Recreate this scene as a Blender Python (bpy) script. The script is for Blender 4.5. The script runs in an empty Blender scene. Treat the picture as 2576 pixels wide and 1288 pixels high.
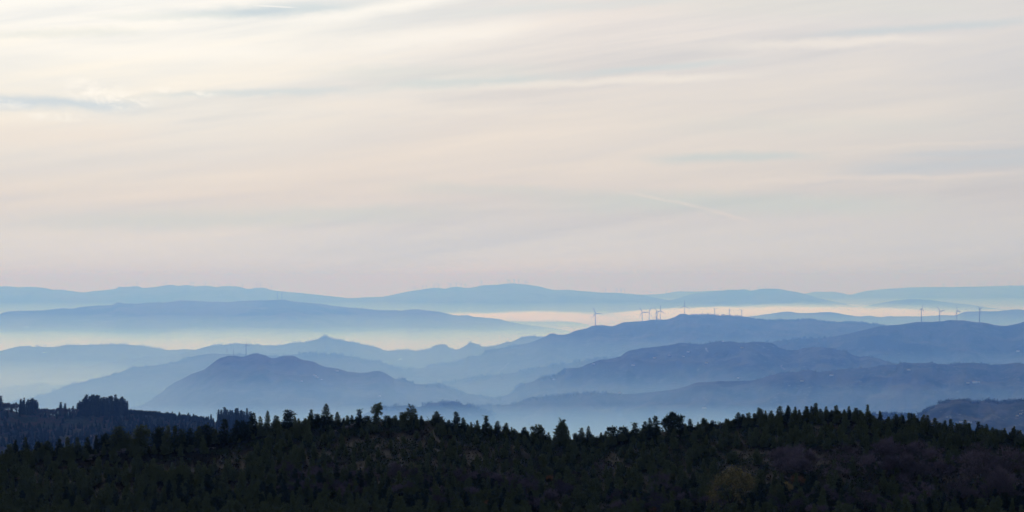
import bpy, math, random
import numpy as np
from mathutils import Vector

sc = bpy.context.scene
COL = sc.collection
rad = math.radians

# ------------------------------------------------------------------ camera
F = 5905.0            # focal length in pixels of a 2576 px wide picture
HY = 700.0            # picture row of the true horizon (2576 x 1288 grid)
cam_d = bpy.data.cameras.new('camera')
cam_d.sensor_width = 36.0
cam_d.lens = 36.0 * F / 2576.0
cam_d.shift_y = (HY - 644.0) / 2576.0
cam_d.clip_start = 1.0
cam_d.clip_end = 200000.0
cam = bpy.data.objects.new('camera', cam_d)
cam.location = (0, 0, 0)
cam.rotation_euler = (rad(90), 0, 0)
COL.objects.link(cam)
sc.camera = cam

# ------------------------------------------------------------------ light
SUN_AZ, SUN_EL = -11.0, 21.0
sun_dir = Vector((math.sin(rad(SUN_AZ)) * math.cos(rad(SUN_EL)), math.cos(rad(SUN_AZ)) * math.cos(rad(SUN_EL)), math.sin(rad(SUN_EL))))
sun_d = bpy.data.lights.new('sun', 'SUN')
sun_d.energy = 1.4
sun_d.angle = rad(10)
sun_d.color = (1.0, 0.93, 0.91)
sun = bpy.data.objects.new('sun', sun_d)
sun.rotation_euler = (-sun_dir).to_track_quat('-Z', 'Y').to_euler()
COL.objects.link(sun)

sc.view_settings.view_transform = 'Standard'
sc.view_settings.look = 'None'
sc.view_settings.gamma = 1.0
sc.view_settings.exposure = 0.0
sc.cycles.use_denoising = True
sc.cycles.use_adaptive_sampling = False
sc.cycles.max_bounces = 12
sc.cycles.diffuse_bounces = 2
sc.cycles.glossy_bounces = 1
sc.cycles.transparent_max_bounces = 16
sc.cycles.volume_bounces = 10
sc.cycles.sample_clamp_indirect = 4.0


class NT:
    """small helper to write node trees as expressions"""
    def __init__(self, tree):
        self.t = tree
        self.n = tree.nodes
        self.l = tree.links

    def put(self, sock, v):
        if isinstance(v, bpy.types.NodeSocket):
            self.l.new(v, sock)
        elif isinstance(v, (tuple, list)) and sock.type == 'RGBA' and len(v) == 3:
            sock.default_value = (*v, 1)
        else:
            sock.default_value = v

    def math(self, op, a, b=0.0, clamp=False):
        m = self.n.new('ShaderNodeMath')
        m.operation = op
        m.use_clamp = clamp
        self.put(m.inputs[0], a)
        self.put(m.inputs[1], b)
        return m.outputs[0]

    def vmath(self, op, a, b=(0, 0, 0)):
        m = self.n.new('ShaderNodeVectorMath')
        m.operation = op
        self.put(m.inputs[0], a)
        self.put(m.inputs[1], b)
        return m.outputs['Value'] if op in ('DOT_PRODUCT', 'LENGTH') else m.outputs[0]

    def comb(self, x, y, z):
        m = self.n.new('ShaderNodeCombineXYZ')
        for i, v in enumerate((x, y, z)):
            self.put(m.inputs[i], v)
        return m.outputs[0]

    def noise(self, vec, scale, detail=4, rough=0.5, dist=0.0, out='Fac'):
        m = self.n.new('ShaderNodeTexNoise')
        self.put(m.inputs['Vector'], vec)
        m.inputs['Scale'].default_value = scale
        m.inputs['Detail'].default_value = detail
        m.inputs['Roughness'].default_value = rough
        m.inputs['Distortion'].default_value = dist
        return m.outputs[out]

    def ramp(self, fac, stops, interp='LINEAR'):
        m = self.n.new('ShaderNodeValToRGB')
        cr = m.color_ramp
        cr.interpolation = interp
        while len(cr.elements) < len(stops):
            cr.elements.new(0.5)
        for e, (p, c) in zip(cr.elements, stops):
            e.position = p
            e.color = (c, c, c, 1) if isinstance(c, (int, float)) else (*c, 1)
        self.put(m.inputs[0], fac)
        return m.outputs[0]

    def mix(self, fac, a, b, blend='MIX'):
        m = self.n.new('ShaderNodeMix')
        m.data_type = 'RGBA'
        m.blend_type = blend
        self.put(m.inputs[0], fac)
        self.put(m.inputs[6], a)
        self.put(m.inputs[7], b)
        return m.outputs[2]

    def step(self, x, lo, hi):
        m = self.n.new('ShaderNodeMapRange')
        m.interpolation_type = 'SMOOTHSTEP'
        self.put(m.inputs[0], x)
        m.inputs[1].default_value = lo
        m.inputs[2].default_value = hi
        m.inputs[3].default_value = 0.0
        m.inputs[4].default_value = 1.0
        return m.outputs[0]


def build_world():
    w = bpy.data.worlds.new('World')
    sc.world = w
    w.use_nodes = True
    t = w.node_tree
    for n in list(t.nodes):
        t.nodes.remove(n)
    k = NT(t)
    out = t.nodes.new('ShaderNodeOutputWorld')
    sky = t.nodes.new('ShaderNodeTexSky')
    sky.sky_type = 'NISHITA'
    sky.sun_disc = False
    sky.sun_elevation = rad(SUN_EL)
    sky.sun_rotation = rad(-SUN_AZ)
    sky.air_density = 1.0
    sky.dust_density = 1.5
    b1 = t.nodes.new('ShaderNodeBackground')
    b1.inputs[1].default_value = 0.09
    t.links.new(sky.outputs[0], b1.inputs[0])

    tc = t.nodes.new('ShaderNodeTexCoord')
    d = tc.outputs['Generated']
    sep = t.nodes.new('ShaderNodeSeparateXYZ')
    t.links.new(d, sep.inputs[0])
    dx, dy, dz = sep.outputs
    DEG = 57.29578
    az = k.math('MULTIPLY', k.math('ARCTAN2', dx, dy), DEG)          # degrees to the right of the view
    el = k.math('MULTIPLY', k.math('ARCSINE', dz), DEG)
    cosang = k.vmath('DOT_PRODUCT', d, tuple(sun_dir))
    th = k.math('MULTIPLY', k.math('ARCCOSINE', k.math('MINIMUM', cosang, 0.99999)), DEG)   # degrees from the sun

    # veil of high cloud: how bright it is falls with the angle from the sun
    f = k.math('DIVIDE', th, 180.0)
    veil = k.ramp(f, [(0.0, (1.0, .97, .90)), (13/180, (1.0, .95, .865)), (16/180, (.90, .845, .76)), (19.5/180, (.73, .67, .63)), (24/180, (.64, .61, .60)), (29/180, (.55, .55, .57)),
                      (45/180, (.44, .475, .57)), (75/180, (.26, .315, .44)), (120/180, (.13, .16, .235)), (1, (.08, .10, .155))])
    # brighter higher up in the picture, duller towards the horizon
    up = k.ramp(k.math('DIVIDE', k.math('MAXIMUM', el, 0.0), 10.0, True), [(0, (.94, 1.03, 1.11)), (.10, (.955, 1.01, 1.045)), (.2, (.97, .97, .975)), (.42, (1.02, 1.03, 1.03)), (.62, 1.10), (.8, 1.04), (1, 1.0)])
    col = k.mix(1.0, veil, up, 'MULTIPLY')

    # long streaks, leaning up to the right
    zs = k.math('SUBTRACT', dz, k.math('MULTIPLY', dx, 0.07))
    v1 = k.comb(k.math('MULTIPLY', dx, 2.6), k.math('MULTIPLY', dy, 2.6), k.math('MULTIPLY', zs, 30.0))
    n1 = k.noise(v1, 1.0, 5, .52, .35)
    v2 = k.comb(k.math('MULTIPLY', dx, 5.0), k.math('MULTIPLY', dy, 5.0), k.math('MULTIPLY', k.math('SUBTRACT', dz, k.math('MULTIPLY', dx, .16)), 75.0))
    n2 = k.noise(v2, 1.0, 6, .55, .5)
    bright = k.math('ADD', k.math('MULTIPLY', n1, .65), k.math('MULTIPLY', n2, .35))
    shade = k.ramp(bright, [(0.34, (.78, .84, .92)), (.46, (.95, .97, 1.0)), (.52, (1.0, 1.0, 1.0)), (.64, (1.11, 1.075, 1.03))])
    col = k.mix(1.0, col, shade, 'MULTIPLY')
    v3 = k.comb(k.math('MULTIPLY', dx, 13.0), k.math('MULTIPLY', dy, 13.0), k.math('MULTIPLY', k.math('SUBTRACT', dz, k.math('MULTIPLY', dx, .11)), 230.0))
    n3 = k.noise(v3, 1.0, 7, .62, .8)
    col = k.mix(1.0, col, k.ramp(n3, [(.30, (.982, .986, .992)), (.5, (1.0, 1.0, 1.0)), (.70, (1.015, 1.012, 1.006))]), 'MULTIPLY')

    def px(a, b):      # where a picture spot lies in the sky, in degrees
        return (a - 1288) / F * DEG, (HY - b) / F * DEG

    def streak(p0, p1, thick, wob=0.0, soft=0.35):
        """mask of a thin long cloud between two spots of the sky"""
        (x0, y0), (x1, y1) = px(*p0), px(*p1)
        L = math.hypot(x1 - x0, y1 - y0)
        ux, uy = (x1 - x0) / L, (y1 - y0) / L
        rx = k.math('SUBTRACT', az, x0)
        ry = k.math('SUBTRACT', el, y0)
        s = k.math('ADD', k.math('MULTIPLY', rx, ux / L), k.math('MULTIPLY', ry, uy / L))
        q = k.math('SUBTRACT', k.math('MULTIPLY', ry, ux), k.math('MULTIPLY', rx, uy))
        if wob:
            wn = k.math('SUBTRACT', k.noise(k.comb(az, k.math('MULTIPLY', el, 2.0), 3.7), .9, 4, .6), .5)
            q = k.math('ADD', q, k.math('MULTIPLY', wn, wob))
        across = k.math('SUBTRACT', 1.0, k.math('DIVIDE', k.math('ABSOLUTE', q), thick / F * DEG), True)
        across = k.step(across, 0.0, 1.0)
        along = k.math('MULTIPLY', k.step(s, 0.0, soft), k.math('SUBTRACT', 1.0, k.step(s, 1.0 - soft, 1.0)))
        return k.math('MULTIPLY', across, along)

    blue = (.50, .56, .65)
    pale = (1.0, .95, .875)
    for p0, p1, th_, wob, a, c in (
            ((330, 46), (1020, 20), 26, .35, .75, (0.600, 0.683, 0.714)),
            ((560, 40), (760, 32), 14, .2, .55, (0.520, 0.621, 0.695)),
            ((1000, 48), (1900, -10), 20, .3, .40, (0.630, 0.693, 0.704)),
            ((1500, 10), (2700, 40), 60, .5, .35, (0.620, 0.662, 0.637)),
            ((-150, 258), (440, 275), 30, .35, .80, (0.560, 0.652, 0.724)),
            ((250, 252), (1000, 226), 16, .3, .55, (0.580, 0.662, 0.695)),
            ((860, 222), (1500, 196), 22, .3, .65, (0.560, 0.642, 0.656)),
            ((1350, 198), (1950, 150), 16, .25, .60, (0.540, 0.621, 0.656)),
            ((700, 190), (1500, 178), 26, .4, .30, (0.600, 0.662, 0.647)),
            ((1950, 102), (2700, 62), 17, .2, .70, (0.500, 0.580, 0.637)),
            ((1560, 402), (2120, 392), 20, .25, .65, (0.460, 0.559, 0.598)),
            ((2000, 442), (2800, 392), 30, .3, .60, (0.430, 0.507, 0.589)),
            ((2150, 400), (2750, 380), 12, .2, .50, (0.440, 0.517, 0.598)),
            ((1200, 505), (2500, 520), 44, .4, .55, (0.470, 0.569, 0.579)),
            ((-100, 570), (1350, 528), 40, .4, .50, (0.530, 0.600, 0.598)),
            ((900, 470), (1500, 490), 26, .4, .35, (0.520, 0.580, 0.589)),
            ((1500, 310), (2600, 330), 40, .5, .30, (0.540, 0.590, 0.598)),
            ((-100, 108), (460, 82), 18, .3, .50, (0.740, 0.766, 0.724)),
            ((150, 60), (700, 40), 14, .3, .35, (0.760, 0.797, 0.753))):
        col = k.mix(k.math('MULTIPLY', streak(p0, p1, th_, wob), a), col, c)
    for p0, p1, th_, wob, a, c in (
            ((640, 80), (1260, -22), 24, .22, .70, (1.0, .955, .88)),
            ((-100, 30), (500, 5), 22, .3, .60, (1.0, .97, .90)),
            ((-100, 140), (900, 135), 34, .4, .50, (1.0, .95, .87)),
            ((800, 130), (1400, 60), 36, .4, .45, (.97, .92, .85)),
            ((1000, 232), (2000, 186), 16, .3, .55, (.84, .785, .72)),
            ((1650, 128), (2500, 106), 20, .3, .55, (.83, .775, .72)),
            ((480, 266), (1500, 275), 30, .4, .40, (.85, .775, .70)),
            ((-200, 350), (500, 350), 60, .5, .45, (.85, .745, .66)),
            ((200, 430), (1500, 410), 26, .5, .30, (.74, .68, .64)),
            ((1700, 462), (2700, 440), 12, .3, .45, (.68, .63, .61)),
            ((1900, 380), (2700, 362), 9, .25, .40, (.66, .62, .60)),
            ((630, 20), (760, 26), 3, .05, .65, (1.0, .96, .90))):
        col = k.mix(k.math('MULTIPLY', streak(p0, p1, th_, wob), a), col, c)

    # ragged little clouds low on the sunny side
    nb = k.noise(k.comb(k.math('MULTIPLY', az, 1.0), k.math('MULTIPLY', el, 2.1), 1.3), 1.35, 9, .62, .6)
    for p0, p1, th_, a, lo in (((150, 218), (410, 272), 42, .85, .43), ((365, 234), (570, 247), 15, .75, .38), ((-60, 260), (110, 273), 14, .6, .38), ((40, 300), (250, 303), 15, .55, .40), ((180, 232), (300, 236), 20, .65, .42)):
        m_ = k.math('MULTIPLY', streak(p0, p1, th_, .45, .3), k.step(nb, lo, lo + .22))
        col = k.mix(k.math('MULTIPLY', m_, a), col, (1.0, .945, .86))
    # old vapour trails
    for p0, p1, th_, a, c in (((1535, 478), (1735, 517), 7, .6, (.72, .66, .64)), ((1670, 502), (1790, 531), 7, .6, (.73, .66, .64)), ((1740, 519), (1910, 562), 8, .55, (.71, .645, .63)),
                              ((220, 586), (580, 612), 5, .35, (.74, .66, .64)), ((522, 477), (572, 474), 2.4, .8, (.85, .78, .73)), ((575, 475), (630, 473), 2, .5, (.8, .74, .70))):
        col = k.mix(k.math('MULTIPLY', streak(p0, p1, th_, .16, .45), a * .62), col, c)

    b2 = t.nodes.new('ShaderNodeBackground')
    b2.inputs[1].default_value = 1.0
    t.links.new(col, b2.inputs[0])
    # the veil thins out away from the sun, where the clear sky takes over
    cover = k.math('SUBTRACT', 1.0, k.math('MULTIPLY', k.step(th, 45.0, 110.0), .55))
    cover = k.math('MULTIPLY', cover, .97)
    ms = t.nodes.new('ShaderNodeMixShader')
    k.put(ms.inputs[0], cover)
    t.links.new(b1.outputs[0], ms.inputs[1])
    t.links.new(b2.outputs[0], ms.inputs[2])
    t.links.new(ms.outputs[0], out.inputs[0])


build_world()


# ------------------------------------------------------------------ helpers
def P(px, py, D):
    """the point at distance D that the picture shows at (px, py)"""
    return ((px - 1288) * D / F, D, -(py - HY) * D / F)


_perm = np.random.RandomState(7).permutation(256)
_perm = np.concatenate([_perm, _perm, _perm])
_ang = np.random.RandomState(8).rand(256) * 2 * np.pi
_gx, _gy = np.cos(_ang), np.sin(_ang)


def perlin(x, y):
    x = np.asarray(x, float)
    y = np.asarray(y, float)
    xi = np.floor(x).astype(int)
    yi = np.floor(y).astype(int)
    xf, yf = x - xi, y - yi
    u = xf * xf * xf * (xf * (xf * 6 - 15) + 10)
    v = yf * yf * yf * (yf * (yf * 6 - 15) + 10)

    def g(ix, iy, fx, fy):
        h = _perm[_perm[ix & 255] + (iy & 255)]
        return _gx[h] * fx + _gy[h] * fy
    a = g(xi, yi, xf, yf)
    b = g(xi + 1, yi, xf - 1, yf)
    c = g(xi, yi + 1, xf, yf - 1)
    e = g(xi + 1, yi + 1, xf - 1, yf - 1)
    return ((a + u * (b - a)) * (1 - v) + (c + u * (e - c)) * v) * 1.4


def fbm(x, y, octaves=4, gain=.5):
    s = 0
    a = 1.0
    tot = 0
    for i in range(octaves):
        s = s + a * perlin(x * 2 ** i + 17.3 * i, y * 2 ** i + 5.1 * i)
        tot += a
        a *= gain
    return s / tot


def pchip(xs, ys, x):
    """monotone cubic through the points"""
    xs = np.array(xs, float)
    ys = np.array(ys, float)
    h = np.diff(xs)
    dl = np.diff(ys) / h
    m = np.zeros_like(ys)
    m[0], m[-1] = dl[0], dl[-1]
    for i in range(1, len(xs) - 1):
        if dl[i - 1] * dl[i] > 0:
            w1, w2 = 2 * h[i] + h[i - 1], h[i] + 2 * h[i - 1]
            m[i] = (w1 + w2) / (w1 / dl[i - 1] + w2 / dl[i])
    i = np.clip(np.searchsorted(xs, x) - 1, 0, len(xs) - 2)
    tt = np.clip((x - xs[i]) / h[i], -3, 4)
    inside = (x >= xs[0]) & (x <= xs[-1])
    t2, t3 = tt * tt, tt ** 3
    r = (2 * t3 - 3 * t2 + 1) * ys[i] + (t3 - 2 * t2 + tt) * h[i] * m[i] + (-2 * t3 + 3 * t2) * ys[i + 1] + (t3 - t2) * h[i] * m[i + 1]
    edge = np.where(x < xs[0], ys[0], ys[-1])
    return np.where(inside, r, edge)


def mesh_obj(name, verts, faces, mat, parent=None, smooth=False):
    """verts (n,3); faces: array (m,3) or (m,4), or a list of such arrays"""
    me = bpy.data.meshes.new(name)
    verts = np.asarray(verts, np.float32)
    fl = [np.asarray(f, np.int32) for f in (faces if isinstance(faces, list) else [faces]) if len(f)]
    loops = np.concatenate([f.ravel() for f in fl])
    tot = np.concatenate([np.full(len(f), f.shape[1], np.int32) for f in fl])
    me.vertices.add(len(verts))
    me.vertices.foreach_set('co', verts.ravel())
    me.loops.add(len(loops))
    me.loops.foreach_set('vertex_index', loops)
    me.polygons.add(len(tot))
    starts = np.concatenate([[0], np.cumsum(tot)[:-1]]).astype(np.int32)
    me.polygons.foreach_set('loop_start', starts)
    me.polygons.foreach_set('loop_total', tot)
    if smooth:
        me.polygons.foreach_set('use_smooth', np.ones(len(tot), bool))
    me.materials.append(mat)
    me.update(calc_edges=True)
    me.validate()
    o = bpy.data.objects.new(name, me)
    COL.objects.link(o)
    if parent:
        o.parent = parent
    return o


def tag(o, label=None, category=None, group=None, kind=None):
    for key, v in (('label', label), ('category', category), ('group', group), ('kind', kind)):
        if v:
            o[key] = v
    return o


def empty(name, loc=(0, 0, 0)):
    o = bpy.data.objects.new(name, None)
    o.location = loc
    COL.objects.link(o)
    return o


def copy_tree(o, parent=None):
    c = o.copy()
    COL.objects.link(c)
    if parent is not None:
        c.parent = parent
    for ch in list(o.children):
        copy_tree(ch, c)
    return c


class MB:
    """collects shapes into one mesh"""
    def __init__(self):
        self.v, self.q, self.t, self.n = [], [], [], 0

    def add(self, v, q=(), t=()):
        v = np.asarray(v, float)
        self.v.append(v)
        if len(q):
            self.q.append(np.asarray(q, int) + self.n)
        if len(t):
            self.t.append(np.asarray(t, int) + self.n)
        self.n += len(v)

    def tube(self, pts, radii, sides=5, cap=True):
        pts = [Vector(p) for p in pts]
        rings = []
        for i, p in enumerate(pts):
            d = (pts[min(i + 1, len(pts) - 1)] - pts[max(i - 1, 0)]).normalized()
            a = d.cross(Vector((0.31, .95, .05)) if abs(d.z) > .9 else Vector((0, 0, 1))).normalized()
            b = d.cross(a)
            rings += [p + (a * math.cos(2 * math.pi * s / sides) + b * math.sin(2 * math.pi * s / sides)) * radii[i] for s in range(sides)]
        q = []
        for i in range(len(pts) - 1):
            for s in range(sides):
                s2 = (s + 1) % sides
                q.append((i * sides + s, i * sides + s2, (i + 1) * sides + s2, (i + 1) * sides + s))
        t = []
        if cap:
            rings += [pts[0], pts[-1]]
            c0, c1 = len(rings) - 2, len(rings) - 1
            e = (len(pts) - 1) * sides
            for s in range(sides):
                s2 = (s + 1) % sides
                t.append((c0, s2, s))
                t.append((c1, e + s, e + s2))
        self.add([tuple(r) for r in rings], q, t)

    def box(self, c, s, rz=0.0):
        x, y, z = (a / 2 for a in s)
        v = np.array([(i * x, j * y, l * z) for l in (-1, 1) for j in (-1, 1) for i in (-1, 1)])
        cs, sn = math.cos(rz), math.sin(rz)
        v = np.stack([v[:, 0] * cs - v[:, 1] * sn, v[:, 0] * sn + v[:, 1] * cs, v[:, 2]], 1) + np.array(c)
        self.add(v, [(0, 2, 3, 1), (4, 5, 7, 6), (0, 1, 5, 4), (2, 6, 7, 3), (0, 4, 6, 2), (1, 3, 7, 5)])

    def arrays(self):
        v = np.concatenate(self.v)
        f = []
        if self.q:
            f.append(np.concatenate(self.q))
        if self.t:
            f.append(np.concatenate(self.t))
        return v, f

    def build(self, name, mat, parent=None, smooth=False):
        v, f = self.arrays()
        return mesh_obj(name, v, f, mat, parent, smooth)


def grid_faces(nr, nc):
    i = np.arange((nr - 1) * nc).reshape(nr - 1, nc)[:, :-1].ravel()
    return np.stack([i, i + 1, i + nc + 1, i + nc], 1)


# ------------------------------------------------------------------ materials
def material(name):
    m = bpy.data.materials.new(name)
    m.use_nodes = True
    t = m.node_tree
    for n in list(t.nodes):
        t.nodes.remove(n)
    out = t.nodes.new('ShaderNodeOutputMaterial')
    return m, t, NT(t), out


def diffuse_out(t, k, out, col, rough=1.0):
    b = t.nodes.new('ShaderNodeBsdfPrincipled')
    k.put(b.inputs['Base Color'], col)
    b.inputs['Roughness'].default_value = rough
    b.inputs['Specular IOR Level'].default_value = 0.05
    t.links.new(b.outputs[0], out.inputs['Surface'])
    return b


def hill_material(name, heath, green, wood, rock, s=1.0, bias=0.0):
    """heath, scrub, woodland and bare granite in patches"""
    m, t, k, out = material(name)
    geo = t.nodes.new('ShaderNodeNewGeometry')
    p = geo.outputs['Position']
    big = k.noise(p, .0016 * s, 5, .6)
    mid = k.noise(p, .007 * s, 6, .62)
    fine = k.noise(p, .05 * s, 5, .65)
    c = k.mix(k.step(mid, .44, .56), heath, green)
    c = k.mix(k.step(k.math('ADD', k.math('MULTIPLY', big, .7), k.math('MULTIPLY', mid, .3)), .515 - bias, .55 - bias), c, wood)
    c = k.mix(k.math('MULTIPLY', k.step(fine, .56, .70), k.step(mid, .40, .62)), c, rock)
    c = k.mix(1.0, c, k.ramp(fine, [(.3, .72), (.7, 1.3)]), 'MULTIPLY')
    diffuse_out(t, k, out, c)
    return m


M = {}
M['far'] = hill_material('distant hillside', (.105, .066, .050), (.060, .048, .034), (.006, .011, .008), (.11, .10, .09), 1.0, .01)
M['hill'] = hill_material('heath hillside', (.055, .046, .037), (.023, .030, .019), (.004, .009, .007), (.13, .12, .11), 1.4, .01)
M['brown'] = hill_material('brown heath hillside', (.060, .056, .046), (.020, .031, .022), (.003, .007, .006), (.15, .14, .125), 2.0, .01)


def volume_material(name, color, density, g):
    m, t, k, out = material(name)
    v = t.nodes.new('ShaderNodeVolumePrincipled')
    v.inputs['Color'].default_value = (*color, 1)
    v.inputs['Absorption Color'].default_value = (1, 1, 1, 1)
    v.inputs['Density'].default_value = density
    v.inputs['Anisotropy'].default_value = g
    v.inputs['Density Attribute'].default_value = ''
    v.inputs['Color Attribute'].default_value = ''
    t.links.new(v.outputs[0], out.inputs['Volume'])
    return m


# ------------------------------------------------------------------ air
def air_box(name, x0, x1, y0, y1, z0, z1, mat, label):
    b = MB()
    b.box(((x0 + x1) / 2, (y0 + y1) / 2, (z0 + z1) / 2), (x1 - x0, y1 - y0, z1 - z0))
    o = b.build(name, mat)
    return tag(o, label, kind='stuff')


RAY = (.168, .39, 1.0)          # thin air scatters blue most
air_box('haze', -26000, 26000, -3000, 52000, -700, 140, volume_material('clear air', RAY, 1.4e-5, .35), 'thin blue air over the whole landscape')
air_box('valley_haze', -25000, 25000, 1250, 50000, -690, 70, volume_material('hazy valley air', RAY, 1.68e-4, .35), 'blue haze filling the valleys between the ridges')
air_box('valley_mist', -24000, 24000, 4700, 40000, -680, -228, volume_material('thin mist', (.34, .63, 1.0), 2.3e-4, .40), 'thin pale mist in the lower air of the valleys')
air_box('valley_mist', -23000, 23000, 11300, 39000, -670, -300, volume_material('upper low mist', (.22, .60, 1.0), 4.4e-4, .62), 'thin upper fringe of the mist on the far valley floors')
air_box('valley_mist', -22900, 22900, 11320, 38900, -668, -325, volume_material('low mist', (.26, .63, 1.0), 8.5e-4, .62), 'pale mist on the far valley floors')
air_box('valley_mist', -22800, 22800, 11340, 38800, -666, -350, volume_material('bottom mist', (.42, .75, 1.0), 7.0e-4, .62), 'dense pale mist in the bottoms of the far valleys')
air_box('valley_mist', -12000, -1250, 8600, 11290, -665, -376, volume_material('side mist', (.44, .75, 1.0), 5.6e-4, .6), 'pale pool of mist in the valley among low ridges')
air_box('valley_mist', -3500, 3500, 2600, 5700, -660, -238, volume_material('near blue mist', (.34, .60, 1.0), 0.28e-3, .4), 'thin blue mist over the nearest valley')
air_box('valley_mist', -1380, 520, 2650, 4380, -650, -236, volume_material('low blue mist', (.32, .61, 1.0), 1.5e-3, .4), 'blue mist lying in the bottom of the nearest valley')


def fog_bank(x0, x1, D, depth, z0, z1, seed, label, mat='fog'):
    """a long lens of fog with a ragged top"""
    nx, ny = 90, 16
    U, W = np.meshgrid(np.linspace(-1, 1, nx), np.linspace(-1, 1, ny))
    xa, xb = (x0 - 1288) / F * D, (x1 - 1288) / F * D
    X = (xa + xb) / 2 + U * (xb - xa) / 2
    Y = D + W * depth / 2 + 160 * fbm(U * 3 + seed, W * 2, 3)
    r = np.clip(1 - U ** 4 * .999, 0, 1) ** .8 * np.sqrt(np.clip(1 - W * W, 0, 1))
    n = fbm(X / 420 + seed, Y / 700, 5, .6)
    hgt = r * (.85 + .9 * n) * np.clip(1.25 - .35 * np.abs(U), .2, 1.2)
    top = z0 + (z1 - z0) * np.clip(hgt, 0, 1.3)
    bot = z0 - (z1 - z0) * .18 * r * (1 + .5 * fbm(X / 500 + seed + 9, Y / 700, 3))
    v = np.concatenate([np.stack([X, Y, top + .5], 2).reshape(-1, 3), np.stack([X, Y, bot - .5], 2).reshape(-1, 3)])
    f = grid_faces(ny, nx)
    n_ = nx * ny
    side = []
    ring = [j for j in range(nx)] + [nx * i + nx - 1 for i in range(1, ny)] + [nx * (ny - 1) + j for j in range(nx - 2, -1, -1)] + [nx * i for i in range(ny - 2, 0, -1)]
    for a, b in zip(ring, ring[1:] + ring[:1]):
        side.append((b, a, a + n_, b + n_))
    o = mesh_obj('fog_bank', v, [f, f[:, ::-1] + n_, np.array(side)], M[mat])
    tag(o, label, kind='stuff')


M['fog'] = volume_material('white fog', (.74, .91, 1), 1.9e-3, .74)
M['fog_thin'] = volume_material('thin white fog', (.50, .80, 1), 5.0e-4, .72)
fog_bank(1080, 1560, 17300, 2200, -299, -256, 3.0, 'bright cream bank of fog below the far range, behind the long pale ridge')
fog_bank(1540, 2440, 16900, 2600, -270, -209, 11.0, 'long bright cream bank of fog behind the wind turbines')
fog_bank(2480, 2560, 17600, 800, -247, -231, 21.0, 'two small cream fog puffs at the far edge of the ridge')
fog_bank(1040, 1680, 17400, 3000, -299, -245, 5.0, 'thin ragged fog around the fog bank behind the long pale ridge', 'fog_thin')
fog_bank(1560, 2560, 17000, 3400, -273, -194, 14.0, 'thin ragged fog around the long fog bank behind the turbines', 'fog_thin')
M['wisp'] = volume_material('mist wisp', (.50, .80, 1), 2.6e-4, .6)
fog_bank(380, 820, 12900, 1500, -318, -276, 31.0, 'low wisp of pale mist rising above the level mist left of centre', 'wisp')
fog_bank(860, 1330, 13200, 1300, -322, -284, 37.0, 'low wisp of pale mist rising above the level mist at centre', 'wisp')
fog_bank(-60, 330, 12700, 1300, -322, -288, 43.0, 'low wisp of pale mist at the left end of the level mist', 'wisp')
fog_bank(1880, 2220, 17500, 1300, -226, -189, 17.0, 'wisp of fog rising from the long fog bank', 'fog_thin')

# ------------------------------------------------------------------ terrain
FLOOR = -520.0
HILLS = {}


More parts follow.
